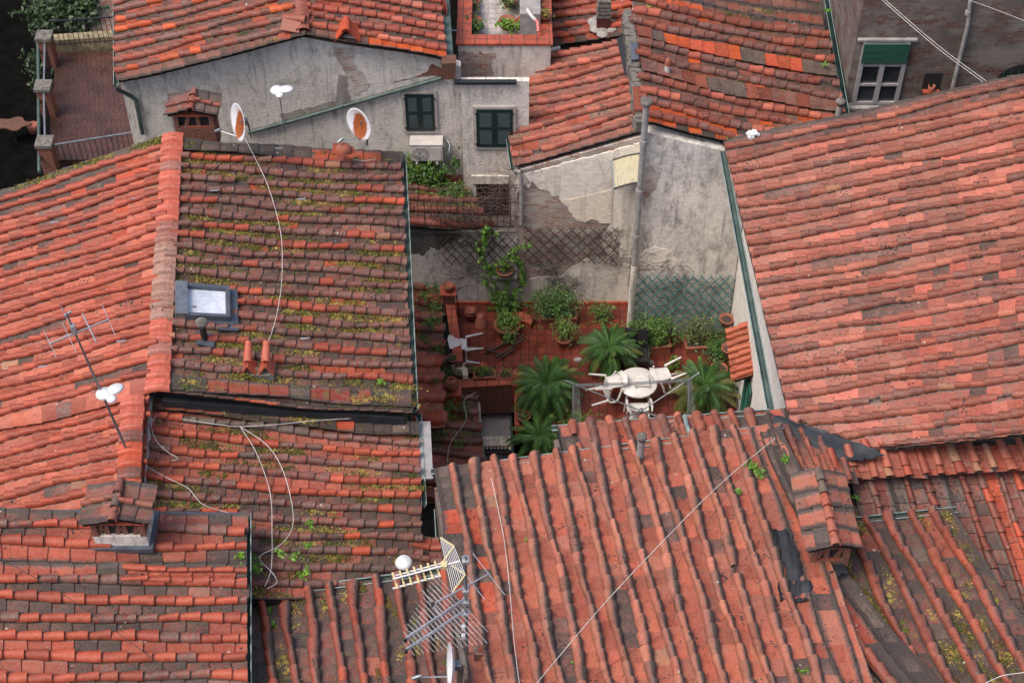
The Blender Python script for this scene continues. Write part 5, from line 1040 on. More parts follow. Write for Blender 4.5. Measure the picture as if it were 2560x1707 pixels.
potted(P(1172, 935, .0), .15, .24, 'old clay pot with a broken shard behind the ledge', n=25, size=.02, seed=8)
q = P(1210, 948, .12); t = thing('planter', 'terracotta trough of spilling yellow green plants on the ledge', 'planter', q); box_planter(P(1186, 950, .15), P(1238, 948, .15), .2, .2, t); mb = MB(); r_ = random.Random(3); leaves(mb, q+Vector((0, 0, .35)), (.33, .17, .12), 420, .022, r_, GY); mb.build('foliage', M['leaf'], t)
q = P(1197, 918, .3); t = thing('watering_pot', 'toppled orange clay pot in the ledge trough', 'pot', q); mb = MB(); mb.lathe([(0, 0), (.08, 0), (.12, .2), (.10, .2), (.07, .03)], q, 14, mat=Matrix.Rotation(1.1, 3, 'Y')); mb.build('pot_body', M['cop'], t)
def cone_ornament(loc, label, r=.16, h=.33):
    t = thing('pine_cone_ornament', label, 'ornament', loc, 'terracotta pine cones on the ledge'); mb = MB()
    prof = [(0, 0), (r*.5, 0), (r*.55, .03)]+[(r*math.sin(pi*(.12+.84*k/16))**.8*(1+.05*(k % 2)), .04+h*k/16) for k in range(17)]; mb.lathe(prof, loc, 22)
    for k in range(9):
        z = .06+h*k/10; rr = r*math.sin(pi*(.14+.8*k/10))**.8
        for j in range(12): a = (j+.5*(k % 2))*pi/6; mb.box(Vector(loc)+Vector((math.cos(a)*rr, math.sin(a)*rr, z)), (.03, .045, .035), rz=a)
    mb.build('cone', M['pot'], t); mb = MB(); mb.lathe([(0, -.02), (r*.62, -.02), (r*.5, .03), (0, .03)], loc, 16); mb.build('foot', M['pot'], t)
cone_ornament(PF1, 'terracotta pine cone on the corner pillar of the ledge'); cone_ornament(PF2, 'terracotta pine cone on the small pillar beside the largest sago palm', .155, .30)
q = P(1153, 938, .1); t = thing('planter', 'cream faceted planter behind the corner pine cone', 'planter', q); mb = MB(); v = [q+Vector(p) for p in ((-.22, .2, .2), (.02, .14, .2), (.16, -.02, .2), (.17, -.24, .2), (.05, -.24, .2), (.03, -.05, .2), (-.24, .08, .2))]; mb.prism(v, (0, 0, .06)); mb.prism([p+Vector((.01, -.02, -.2)) for p in v], (0, 0, .2)); mb.build('shell', M['ochre'] if False else M['yellow'], t); t.children[0].data.materials[0] = simple('cream_plastic', (.62, .55, .36), .5, bmp=.02)
# large tub with climber
q = P(1268, 838, 0); t = thing('climbing_plant', 'climber in a big terracotta tub, lime green shoots trained up the back wall', 'climber', q); mb = MB(); pot(mb, q, .30, .42); mb.build('tub', M['pot'], t)
r_ = random.Random(12); mb = MB(); leaves(mb, q+Vector((0, 0, .55)), (.34, .3, .25), 800, .03, r_, GY); leaves(mb, q+Vector((.05, -.35, .4)), (.25, .25, .3), 350, .022, r_, ((1.8, 1.8, 1.5), (1, 1, 1)))
mb2 = MB()
path = [[(1255, 770), (1235, 700), (1205, 640), (1212, 600), (1218, 560)], [(1262, 770), (1290, 730), (1310, 700), (1300, 660), (1290, 640)], [(1258, 760), (1270, 700), (1262, 650), (1290, 620), (1330, 608)], [(1250, 770), (1225, 720), (1208, 690)], [(1218, 570), (1210, 580), (1240, 585)], [(1205, 640), (1192, 610)], [(1300, 650), (1280, 640), (1240, 655)], [(1255, 770), (1280, 745), (1300, 715)], [(1262, 700), (1235, 680), (1225, 660)]]
for pp in path:
    w3 = [PY(x, y, YI-.12) for x, y in pp]; mb2.tube(w3, .008, 5)
    for a, b in zip(w3[:-1], w3[1:]):
        for _ in range(int((b-a).length*46)): c = a.lerp(b, r_.random()); leaves(mb, c+Vector((r_.gauss(0, .03), -.04+r_.gauss(0, .03), r_.gauss(0, .03))), (.06, .04, .06), 3, .042, r_, GB if r_.random() < .6 else G1, clump=3)
leaves(mb, PY(1262, 765, YI-.25), (.42, .2, .45), 900, .034, r_, ((1, 1, 1), (2, 1.9, .8), (.8, .9, .9)))
mb.build('foliage', M['leaf'], t); mb2.build('stems', M['bark'], t)
# other shrubs
t = shrub(P(1385, 800, 0), (.70, .42, .52), 4200, .026, 'wide bushy green shrub in a long trough below the brown trellis', seed=21, cols=((.9, 1., 1.1), (1.2, 1.1, .9), (.8, .9, 1)), zoff=.62); box_planter(P(1352, 806, 0), P(1440, 804, 0), .3, .3, t, 'trough')
t = shrub(P(1410, 860, 0), (.36, .32, .42), 1300, .02, 'straggly yellow flowered shrub in a round pot', cols=((1.5, 1.5, 1.2), (1, 1, .9), (4, 2.6, 1.2), (2.2, 1.8, 2.5)), seed=22, zoff=.55, twig='twig', nst=40); mb = MB(); pot(mb, P(1410, 862, 0), .2, .3); mb.build('pot', M['pot'], t)
t = shrub(P(1625, 865, 0), (.66, .40, .48), 4000, .026, 'dense green shrub in a trough under the teal trellis', seed=23, zoff=.55, cols=((1, 1, 1), (1.3, 1.2, .9), (1.6, 1.6, 1))); box_planter(P(1595, 880, 0), P(1672, 872, 0), .3, .28, t, 'trough')
t = shrub(P(1735, 868, 0), (.42, .32, .6), 1300, .024, 'brown withering shrub in the trough at the right of the teal trellis', seed=24, zoff=.6, cols=((2.6, 1.3, 2.2), (1.2, 1.2, 1), (2, 1.1, 1.8)), twig='twig', nst=50); box_planter(P(1712, 878, 0), P(1765, 874, 0), .3, .28, t, 'trough')
shrub(P(1790, 890, 0), (.36, .55, .42), 2400, .024, 'low dark bush in the corner by the white wall', seed=25, zoff=.3, cols=((.8, .9, .9), (1.1, 1.1, 1)))
shrub(P(1503, 800, 0), (.36, .26, .36), 900, .024, 'thin yellowish bush against the wall left of the corner pipe', seed=26, zoff=.3, cols=GY, twig='twig', nst=20)
shrub(P(1435, 1065, 0), (.5, .34, .28), 1100, .024, 'ragged yellow green bush below the left dryer post', seed=27, zoff=.25, cols=GY)
shrub(P(1680, 925, 0), (.20, .18, .3), 160, .04, 'sparse orchid like plant with two tall bent leaves', seed=28, zoff=.2, cols=GY)
t = potted(P(1795, 940, 0), .2, .3, 'empty brown pot by the right hand sago palm', n=0); potted(P(1702, 1060, 0), .2, .26, 'empty pot below the yellow edged sago palm', n=0)
for k, (x, y, lab) in enumerate(((1818, 812, 'farther half round terracotta wall pot on the white wall'), (1824, 885, 'nearer half round terracotta wall pot on the white wall'))):
    q = PX(x+14, y, XW-.0); q.x = XW-.17; t = thing('wall_pot', lab, 'wall pot', q); mb = MB(); pot(mb, q, .17, .24); mb.build('pot', M['pot'], t); mb = MB(); mb.lathe([(.15, .2), (0, .21)], q, 14); mb.build('soil', M['soil'], t)
q = P(1313, 808, 0); t = thing('clay_block', 'hollow terracotta block leaning under the shrub trough', 'block', q); R_ = Matrix.Rotation(-.45, 3, 'Z')
mb = MB(); 
for s in (-1, 1): mb.box(q+R_ @ Vector((0, 0, .10+s*.09)), (.42, .26, .025), mat=R_); mb.box(q+R_ @ Vector((0, s*.118, .10)), (.42, .024, .16), mat=R_)
mb.box(q+R_ @ Vector((0, 0, .10)), (.40, .02, .16), mat=R_); mb.build('block_body', M['cop'], t)
q = P(1291, 812, .12); t = thing('plate', 'white oval dish propped beside the climber tub', 'dish', q); mb = MB(); mb.lathe([(0, 0), (.1, .0), (.13, .03), (.12, .035), (0, .012)], q, 20, mat=Matrix.Rotation(.9, 3, 'X') @ Matrix.Diagonal((.8, 1.2, 1))); mb.build('dish', M['paint'], t)
for x, y, s, lab in ((1445, 900, .10, 'grey stone lying on the terrace tiles'), (1622, 907, .12, 'flat grey stone behind the white table')):
    q = P(x, y, 0); mb = MB(); r_ = random.Random(x); mb.lathe([(0, 0), (s, .0), (s*.8, .05), (0, .07)], q, 7, mat=Matrix.Diagonal((1.2, .7, 1)), sm=False); tag(mb.build('stone', M['pipe'], None), lab, 'stone')
# iron rod leaning by the parapet, pole
mb = MB(); mb.tube([P(1141, 738, .75), P(1150, 792, .02)], .018, 6); tag(mb.build('garden_stake', M['darkred'], None), 'dark red stake leaning near the far parapet pillar', 'stake')
# ============================================================ TRELLISES
def trellis(x0, y0, x1, y1, Y, nx, ny, m, label, rnd, w=.028, skip=.0, zmin=None):
    a, b = PY(x0, y0, Y), PY(x1, y1, Y); W, H = b.x-a.x, a.z-b.z; t = thing('trellis', label, 'trellis', (a.x+W/2, Y, b.z)); st = W/nx; k_ = H/(ny*st) if ny else 1
    for sg, nm in ((1, 'slats'), (-1, 'cross_slats')):
        mb = MB(); n0 = int(nx+H/(st*k_))+1
        for i in range(-n0, n0+1):
            # line x = a.x+i*st + sg*(z)/k
            pts = []
            for z in (0, H): pts.append((i*st+(z/k_ if sg > 0 else W-(z/k_)-0), z))
            (xa_, za), (xb_, zb_) = pts; d = xb_-xa_
            lo, hi = sorted(((0-xa_)/d, (W-xa_)/d)); lo, hi = max(0, lo), min(1, hi)
            if hi-lo < .08 or rnd.random() < skip: continue
            lo += rnd.gauss(0, .01)-.02; hi += rnd.gauss(0, .01)+.02
            mb.bar((a.x+xa_+d*lo, Y-.03-(.012 if sg > 0 else 0), b.z+(za+(zb_-za)*lo)), (a.x+xa_+d*hi, Y-.03-(.012 if sg > 0 else 0), b.z+(za+(zb_-za)*hi)), .011, w, up=(0, 1, 0))
        mb.build(nm, M[m], t)
    return t
r_ = random.Random(31)
trellis(1312, 568, 1540, 655, YI-.06, 8.6, 3.5, 'brownw', 'brown lattice trellis on the bare brick under the canopy', r_, .024)
trellis(1103, 585, 1290, 658, YI-.06, 8, 3, 'brownw', 'old brown lattice trellis low on the stained wall behind the climber', r_, .026)
trellis(1585, 690, 1815, 828, YJ-.06, 11, 6.5, 'teal', 'teal lattice trellis at the foot of the smoke stained wall', r_, .026)
# dry creeper twigs
def creeper(name, label, seeds, Y, rnd, n, spread, parent=None, r=.005, m='twig'):
    mb = MB()
    for _ in range(n):
        x, y = rnd.choice(seeds); p = PY(x+rnd.gauss(0, spread*.4), y+rnd.gauss(0, spread*.4), Y-.05); ang = rnd.random()*6.28; pts = [p]
        for k in range(rnd.randint(4, 9)): ang += rnd.gauss(0, .55); p = p+Vector((math.cos(ang)*.09, rnd.gauss(0, .02), math.sin(ang)*.09)); p.y = min(p.y, Y-.015); pts.append(p)
        mb.tube(pts, r, 3, caps=False)
    return tag(mb.build(name, M[m], parent), label, 'creeper' if label else None)
creeper('creeper', 'bare purple brown creeper twigs tangled over the rusty railing', [(1140, 500), (1180, 510), (1210, 530), (1240, 500), (1270, 480), (1270, 540), (1290, 430), (1160, 540)], YI+.02, r_, 230, 22)
creeper('creeper', 'dry creeper spread over the brown trellis on bare brick', [(1350, 600), (1400, 620), (1450, 600), (1500, 590), (1540, 610), (1390, 690), (1540, 640), (1530, 660)], YI, r_, 110, 26)
creeper('creeper', 'dark dry vines hanging on the stained wall behind the climber', [(1110, 560), (1130, 600), (1160, 560), (1190, 600), (1170, 680), (1120, 590), (1230, 600)], YI, r_, 150, 26, m='bark')
creeper('creeper', 'thin bare vine twisted through the teal trellis', [(1640, 720), (1690, 740), (1740, 780), (1700, 700), (1660, 770), (1790, 720), (1680, 640), (1590, 660)], YJ, r_, 110, 30, m='bark')
creeper('creeper', 'fine bare stems climbing above the bushy trough shrub', [(1390, 700), (1390, 720), (1420, 730), (1380, 670)], YI, r_, 70, 22, m='bark')
# rusty railing over the back wall
zr0 = ztw+.05; rl = thing('iron_railing', 'rusty iron grid railing on top of the stained back wall', 'railing', (-1.5, YI+.08, zr0))
xs0, xs1 = PY(1012, 540, YI+.08).x, PY(1309, 540, YI+.08).x; hr = .95; mb = MB()
for k in range(19): x = xs0+(xs1-xs0)*k/18; mb.tube([(x, YI+.08, zr0), (x, YI+.08, zr0+hr)], .012, 5)
mb.build('bars', M['rust'], rl); mb = MB()
for f in (.03, .2, .62, .88, 1.): mb.tube([(xs0, YI+.07, zr0+hr*f), (xs1, YI+.07, zr0+hr*f)], .011, 5)
mb.build('rails', M['rust'], rl)
# ivy on the back wall
t = shrub(PY(1050, 450, YH-.3), (.70, .28, .55), 4200, .034, 'tangled green ivy spreading under the air conditioner', seed=41, zoff=.2, cols=((1, 1, 1), (1.4, 1.3, .8), (2.1, 1.8, .8), (.8, .9, 1)), cat='ivy', name='ivy', extra=[((.75, -.25, -.45), (.5, .25, .35), 1500), ((1.05, -.5, -.75), (.35, .25, .25), 600), ((-.3, 0, .35), (.2, .1, .3), 300), ((.9, 0, .35), (.12, .06, .4), 160)])
# weeds on the lean-to roofs
mb = MB(); r_ = random.Random(44)
for x, y, z, s in ((1060, 740, .75, 1), (1085, 760, .6, 1.2), (1090, 800, .6, 1), (1070, 810, .7, 1), (1060, 850, .7, .8), (1095, 870, .6, .8), (1112, 985, .4, 1), (1130, 1010, .35, 1), (1160, 1020, .2, 1), (1150, 1110, .2, .8), (1110, 1030, .4, .8), (1100, 1090, .3, .8), (1130, 1160, .2, .7), (1085, 950, .8, .5), (1108, 930, .3, 1.2), (1112, 960, .2, 1.2), (1085, 720, .8, 1), (1120, 730, .3, .8)):
    leaves(mb, P(x, y, z+.06), (.24*s, .2*s, .08), int(190*s), .024, r_, G1+GY[:1])
for k in range(34):
    x = 560+k*14; leaves(mb, P(x, 1006+(x-362)*.066+r_.gauss(0, 5), 6.95-(x-362)/680*1.3), (.12, .07, .05), 40, .02, r_, GY+G1, clump=5)
tag(mb.build('weeds', M['leaf'], None), kind='stuff')
# ferns on gutters and roofs
mb = MB()
for x, y, z, s in ((600, 1392, 7.3, .9), (625, 1400, 6.9, 1.3), (635, 1415, 6.85, 1.2), (770, 1360, 6.8, .6), (775, 1310, 6.8, .6), (760, 1430, 6.7, .9), (740, 1390, 6.8, .9), (700, 1380, 6.9, .7), (1325, 1345, 7.0, .8), (1445, 1545, 7.35, .7), (1550, 1520, 7.3, .5), (1960, 1150, 6.8, .9), (1880, 1165, 6.9, 1.), (1900, 1180, 6.9, .9), (1845, 1225, 6.95, .6), (2140, 1240, 6.2, .6), (1975, 1640, 7.6, .7), (2010, 1680, 7.7, .8), (1440, 1660, 7.6, .6), (675, 1525, 6.3, .7), (680, 1560, 6.4, .6), (950, 955, 6.5, .7), (2070, 25, 5.5, .7), (2065, 160, 5.5, .6), (860, 70, 6, .5), (370, 45, 6, .4)):
    leaves(mb, P(x, y, z+.07), (.14*s, .14*s, .06*s), int(130*s), .026, r_, GB, clump=5)
tag(mb.build('roof_ferns', M['leaf'], None), kind='stuff')
# roof terrace planting
pzt = zt-.5
for k, (x, y, rad, cols, lab) in enumerate(((1185, 72, (.30, .24, .25), G1, 'round dark green bush in the near left corner of the roof terrace'), (1180, 20, (.2, .22, .2), ((2.5, 1, 2.5), (1, .8, 1)), 'purple succulents at the left edge of the roof terrace'), (1268, 70, (.26, .18, .18), ((1.7, 1.7, .8), (2.4, 2, .8)), 'lime green bushes at the front of the roof terrace'), (1275, 15, (.24, .2, .2), ((2.6, 1.3, 2.4), (1.2, 1, 1)), 'reddish spiky succulents right of the roof terrace floor'), (1310, 72, (.2, .16, .15), ((1.5, 1.6, .9), (2.3, 2, .9)), 'small lime bush beside the pink pipe elbow'))):
    t = shrub(P(x, y, pzt+.25), rad, 520, .035, lab, cols=cols, seed=60+k, zoff=.1); mb = MB(); pot(mb, P(x, y, pzt)+Vector((0, 0, -.02)), .2, .26); mb.build('pot', M['pot'], t)
potted(P(1363, 52, zt+.03), .13, .16, 'red leaved potted plant on the right parapet of the roof terrace', n=160, size=.03, cols=((6, 1, 1), (2.5, 2, .8), (1.3, 1.2, 1)), seed=71, rad=(.2, .2, .15))
shrub(P(170, 55, zf-.5), (1.0, .9, .5), 2600, .07, 'dark garden bushes behind the iron railing at the top left', seed=80, cols=((.35, .4, .35), (.55, .55, .4), (.25, .3, .25)))
shrub(P(105, 190, zf-1.5), (.35, .9, .5), 700, .06, 'dark climbing bush outside the left terrace posts', seed=81, cols=((.25, .3, .25), (.4, .4, .3)))
# ============================================================ CHIMNEYS ON THE LEFT HOUSES
def gable_cap(c, w, d, h, parent, pal, rise=.16, n=2, rz=0., L=.30, oh=.08, cops=True):
    """little two sided tile roof with its ridge running away from the viewer"""
    c = Vector(c); R = Matrix.Rotation(rz, 3, 'Z'); g = lambda x, y, z: c+R @ Vector((x, y, z))
    for s in (-1, 1):
        roof3('cap_tiles', g(0, -d/2-oh, h+rise), g(s*(w/2+oh), -d/2-oh, h), g(0, d/2+oh, h+rise), g(s*(w/2+oh), d/2+oh, h), n, parent, L=L, pan_pal=pal, pre=0, post=0, seed=int(c.x*100)+s, rr=.15, sag=0, wav=.004, nocop=(0, n) if cops else tuple(range(n+1)), wear=.8)
    V = MB(); W = []; rnd = random.Random(int(c.y*50)); k = int((d+2*oh)/.3)+1
    for i in range(k):
        a, F, sm = coppo(0, (d+2*oh)/k+.03, 0, 1, 0, .085); o = len(V.v); col = pick(pal, rnd); V.add([g(p[1], d/2+oh-i*(d+2*oh)/k-p[0], h+rise+p[2]) for p in a], F, True, c=col[0]); W += [(col[1]*.8, 0)]*len(a)
    V.build('cap_ridge', M['tile'], parent, wear=W)
def chimney(c, w, d, h, house, pal, mat, slats=5, op=.26, rz=0., base='slate', cops=True, n=2):
    c = Vector(c); R = Matrix.Rotation(rz, 3, 'Z'); mb = MB(); mb.box(c+Vector((0, 0, (h-op)/2-.3)), (w, d, h-op+.6), mat=R); ch = mb.build('chimney', M[mat], house)
    mb = MB(); mb.box(c+Vector((0, 0, h-op/2)), (w-.16, d-.14, op), mat=R); mb.build('flue', M['dark'], ch)
    mb = MB(); rnd = random.Random(4)
    for s in (-1, 1):
        for q in (-1, 1): mb.box(c+R @ Vector((s*(w/2-.05), q*(d/2-.05), h-op/2)), (.10, .10, op), mat=R)
    for k in range(slats):
        x = -w/2+w*(k+1)/(slats+1); mb.bar(c+R @ Vector((x-.05, -d/2+.06, h-op)), c+R @ Vector((x+.07*(-1)**k, -d/2+.06, h)), .03, .09)
    m2 = int(d/.3)
    for s in (-1, 1):
        for k in range(m2): y = -d/2+d*(k+.7)/(m2+.4); mb.bar(c+R @ Vector((s*(w/2-.03), y, h-op)), c+R @ Vector((s*(w/2-.03), y+.06*(-1)**k, h)), .06, .05)
    mb.build('vent_bricks', M['brickr'], ch); mb = MB(); mb.box(c+Vector((0, 0, h+.012)), (w+.08, d+.08, .035), mat=R); mb.build('slab', M['cop'], ch)
    gable_cap(c, w+.06, d+.06, h+.04, ch, pal, rz=rz, cops=cops, n=n)
    if base: mb = MB(); mb.box(c+Vector((0, 0, -.02)), (w+.14, d+.14, .12), mat=R); mb.build('flashing', M[base], ch)
    return ch
OPAL = [(3, ((.34, .085, .05), .6)), (2, BRO), (1, GRY), (1, DRK)]
chimney(P(305, 1378, 7.72)+Vector((0, .42, 0)), .90, .66, .68, h2, OPAL, 'grayw2', op=.38)
chimney(P(487, 330, 7.3)+Vector((0, .30, 0)), .86, .5, .42, h1, OPAL, 'brickr', op=.34, base=None, slats=2)
PP_ = P(2080, 1440, 7.05); chimney(PP_+Vector((-.12, .80, 0)), .66, 1.40, .72, h4, [(3, ((.42, .13, .08), .5)), (2, ((.40, .10, .06), .3)), (1.4, GRY)], 'brickr', op=.40, slats=3, base=None, rz=.06, cops=False, n=4)
# black sheets round the brick chimney
sheet('flashing', [(1922, 1322, 7.24), (1978, 1320, 7.24), (2020, 1482, 7.46), (1952, 1500, 7.5)], h4, seed=7)
sheet('flashing', [(2000, 1425, 7.36), (2112, 1404, 7.25), (2118, 1430, 7.3), (2010, 1462, 7.40)], h4, seed=8, amp=.02)
sheet('flashing', [(1990, 1455, 7.42), (2030, 1452, 7.42), (2040, 1500, 7.5), (1985, 1506, 7.5)], h4, seed=9)
roof('roof', (2285, 1790, 7.85), (2030, 1452, 7.1), (2420, 1790, 7.75), (2110, 1430, 7.0), 2, h4, L=.36, pan_pal=[(3, ((.42, .10, .06), .3)), (3, GRY), (2, RED)], cop_pal=[(2, ((.34, .09, .06), .5))], pre=.3, post=.0, seed=45, nocop=(1, 2), label='patched right edge strip of orange and lichen grey tiles')
# twin tile chimney
q = P(648, 960, 6.85); mb = MB(); mb.box(q+Vector((0, .1, 0)), (.62, .30, .62)); mb.box(q+Vector((0, -.14, -.2)), (.78, .30, .4)); tw = mb.build('chimney', M['mortar'], h1); tw['label'] = 'mortar block with two upright tile vents'
for s in (-1, 1):
    o = q+Vector((s*.17, .12, .30)); mb = MB()
    for sg in (-1, 1): mb.prism([o+Vector((sg*.13, -.16, 0)), o+Vector((0, -.16, .22)), o+Vector((0, .14, .22)), o+Vector((sg*.13, .14, 0))], (sg*.02, 0, .02))
    V, F, sm = coppo(0, .50, 0, 1, 0, .085); mb.add([o+Vector((p[1], .32-p[0]*.75, .40+p[2]*.8-p[0]*.4)) for p in V], F, True); mb.c = [(.46, .10, .055)]*len(mb.v); mb.build('tile_vent', M['tile'], tw, wear=[(.3, 0)]*len(mb.v))
# terracotta cowl on a flat tile
q = P(858, 380, 6.95); t = thing('roof_cowl', 'hooded terracotta cowl tile near the top edge of the mossy slope', 'roof vent', q); mb = MB(); mb.box(q+Vector((0, 0, .03)), (.46, .36, .03), mat=Matrix.Rotation(.28, 3, 'Y')); mb.build('base_tile', M['cop'], t)
mb = MB(); mb.lathe([(.15, 0), (.15, .06), (.12, .14), (.06, .19), (0, .2)], q+Vector((0, 0, .03)), 16, mat=Matrix.Rotation(.5, 3, 'Y') @ Matrix.Diagonal((1.2, .9, 1))); mb.build('hood', M['pot'], t)
# skylight
nS = (P(448, 391, ZR)-P(1000, 424, ZE)).cross(P(418, 911, ZR)-P(1000, 424, ZE)).normalized(); nS = nS if nS.z > 0 else -nS
o0 = P(1000, 424, ZE)+nS*.14; C4 = [PPL(x, y, o0, nS) for x, y in ((436, 712), (572, 722), (574, 800), (438, 794))]
sk = thing('skylight', 'grey framed roof window with a pale blind in the mossy slope', 'skylight', C4[2]); cen = sum(C4, Vector())/4
def ins(f0, f1, g0, g1, h): 
    L_ = lambda u, v: C4[0].lerp(C4[1], u).lerp(C4[3].lerp(C4[2], u), v)+nS*h
    return [L_(f0, g0), L_(f1, g0), L_(f1, g1), L_(f0, g1)]
for nm, (f, h, m_) in {'top_cover': ((0, .22, 0, 1), .13, 'greyframe'), 'frame_right': ((.93, 1, 0, 1), .09, 'slate'), 'frame_far': ((.22, .93, 0, .09), .09, 'slate'), 'frame_near': ((.22, .93, .91, 1), .09, 'slate')}.items():
    mb = MB(); mb.prism(ins(*f, h)[::-1], -nS*.2); mb.build('hood' if nm == 'top_cover' else 'frame', M['steel' if m_ == 'greyframe' else m_], sk)
mb = MB(); mb.prism(ins(.23, .93, .1, .88, 0.0)[::-1], -nS*.1); mb.build('glass', M['skyglass'], sk)
mb = MB(); mb.prism(ins(.8, 1.17, -.06, 1.26, -.05)[::-1], -nS*.05); mb.prism(ins(.0, 1.1, 1.0, 1.1, -.04)[::-1], -nS*.05); mb.build('flashing', M['slate'], sk)
# snow hooks
def hook(x, y, z, lab):
    q = P(x, y, z); mb = MB(); mb.box(q+Vector((0, 0, .05)), (.16, .03, .008), rz=.1); mb.tube([q+Vector((.08, 0, .05)), q+Vector((.10, 0, .08)), q+Vector((.08, .01, .10))], .008, 5); tag(mb.build('snow_hook', M['alu'], None), lab, 'metal hook', 'metal hooks on the left house')
for x, y, z in ((536, 481, 7.45), (753, 502, 6.95), (697, 375, 7.1), (762, 850, 6.95)): hook(x, y, z, 'small galvanised hook lying on the mossy brown slope')
for x, y, z in ((340, 500, 7.5), (137, 560, 6.95), (303, 857, 7.45), (107, 920, 6.95)): hook(x, y, z, 'small galvanised hook lying on the bright orange slope')
# brick block on the front roof
q = P(1197, 1640, 7.66); mb = MB(); mb.box(q+Vector((0, 0, .05)), (.16, .16, .26)); tag(mb.build('brick', M['brickr'], None), 'loose brick standing on the front roof beside the antenna mast', 'brick')
# ============================================================ DISHES
def dish(c, r, axis, label, m='paint', arm=None, mast=None, depth=.11, squash=1.0):
    c = Vector(c); ax = Vector(axis).normalized(); R = ax.to_track_quat('Z', 'Y').to_matrix(); t = thing('satellite_dish', label, 'satellite dish', c)
    mb = MB(); n = 8; prof = [(r*k/n, depth*(k/n)**2*r*2) for k in range(n+1)]; prof = prof+[(r*1.01, prof[-1][1]-.008)]+[(a, z-.012) for a, z in prof[::-1]]; mb.lathe([(a, z) for a, z in prof], (0, 0, 0), 36)
    me = mb.build('reflector', M[m], t); me.rotation_euler = R.to_euler(); me.location = (0, 0, 0); 
    ctr = np.array(mb.v).mean(0); ctr[2] = np.array(mb.v)[:, 2].min(); me.location = R @ Vector(ctr)
    mb = MB(); e = Vector(arm) if arm else c+ax*r*1.5; low = c+R @ Vector((0, -r*.95, depth*r)); mb.tube([low, e], .013, 6); ob = mb.build('arm', M['alu'], t)
    d = (c-e).normalized(); mb = MB(); mb.tube([e-d*.06, e+d*.06], .035, 10); mb.tube([e+d*.06, e+d*.09], .022, 8); mb.build('feed_horn', M['steel'], t)
    if mast: mb = MB(); mb.tube([c-ax*.12, c-ax*.14-Vector((0, 0, .1)), mast], .02, 8); mb.box(c-ax*.06, (.12, .12, .12)); mb.build('mount', M['steel'], t)
    return t
dish(P(604, 305, 8.25), .40, (-.74, -.38, .18), 'rust stained satellite dish seen nearly edge on beside the ridge chimney', 'rustdish', P(545, 326, 7.95), P(628, 345, 7.35))
dish(P(903, 308, 7.55), .37, (-.55, -.6, .12), 'rust stained satellite dish turned to the viewer above the gable end', 'rustdish', P(850, 352, 7.3), P(918, 362, 6.5))
dish(P(1135, 1662, 8.35), .36, (-.95, -.08, .12), 'pale grey satellite dish at the bottom edge under the antenna cluster', 'alu' if False else 'paint', P(1040, 1692, 8.2), P(1150, 1720, 7.2))
dish(P(1095, 22, 6.6), .42, (.35, -.6, -.1) if False else (-.6, -.5, .3), 'red brown painted dish beside the green valley at the top', 'reddish', P(1028, 50, 6.7), P(1110, 40, 5.6))
mb = MB(); q = P(1118, 62, 6.0); mb.tube([q, q+Vector((.1, -.1, -.1)), q+Vector((.35, -.1, -.12))], .025, 6); tag(mb.build('dish_bracket', M['steel'], None), 'bent grey bracket over the green valley gutter', 'bracket')
# compact white antennas
def white_ant(base, top, label, headpx=None, z=None, tilt=.5):
    base, top = Vector(base), Vector(top); t = thing('compact_antenna', label, 'antenna', base); mb = MB(); mb.tube([base, top], .014, 6); mb.build('mast', M['steel'], t)
    mb = MB(); R = Matrix.Rotation(tilt, 3, 'Z'); mb.lathe([(0, -.04), (.11, -.04), (.15, 0), (.11, .05), (0, .06)], top+Vector((-.04, 0, .02)), 16); mb.lathe([(0, -.03), (.09, -.03), (.11, 0), (.09, .04), (0, .05)], top+R @ Vector((.16, 0, .03)), 14, mat=R @ Matrix.Diagonal((1.5, 1.05, 1))); mb.lathe([(0, -.03), (.07, -.03), (.09, 0), (.07, .04), (0, .05)], top+R @ Vector((.02, -.16, .02)), 12); mb.build('housing', M['paint'], t); return t
a = P(712, 330, 7.0); white_ant(a, PY(697, 228, a.y), 'white three lobed antenna on a thin mast before the grey gable', tilt=.1)
# ============================================================ LEFT YAGI
b0 = P(328, 1150, 7.55); top = PY(166, 783, b0.y+.15); ya = thing('television_antenna', 'television aerial with one long boom on a leaning mast over the orange slope', 'antenna', b0)
mb = MB(); mb.tube([b0, b0.lerp(top, .5), top], [.026, .022, .016], 8); mb.build('mast', M['steel'], ya)
def onz(x, y): return P(x, y, zb_)
zb_ = b0.lerp(top, .86).z
mb = MB(); mb.bar(onz(122, 860), onz(273, 798), .022); mb.build('boom', M['alu'], ya)
for (x0, y0, x1, y1), w_ in (((109, 824, 141, 894), .010), ((156, 806, 191, 882), .010), ((206, 784, 241, 856), .022), ((255, 761, 288, 838), .010)): mb = MB(); mb.tube([onz(x0, y0), onz(x1, y1)], w_/1.6, 6); mb.build('element', M['alu'], ya)
zb_ = top.z-.05
for (x0, y0, x1, y1) in ((149, 758, 181, 825),): mb = MB(); mb.tube([onz(x0, y0), onz(x1, y1)], .006, 6); mb.build('element', M['steel'], ya)
mb = MB(); mb.bar(P(160, 790, zb_), P(178, 779, zb_), .03); mb.build('clamp', M['alu'], ya); mb = MB(); mb.box(b0.lerp(top, .9), (.07, .08, .2)); mb.build('junction_box', M['alu'], ya)
mm_ = b0.lerp(top, .48); t = white_ant(mm_, mm_+Vector((.1, -.05, .02)), 'white lobed antenna clamped halfway up the leaning mast', tilt=.6)
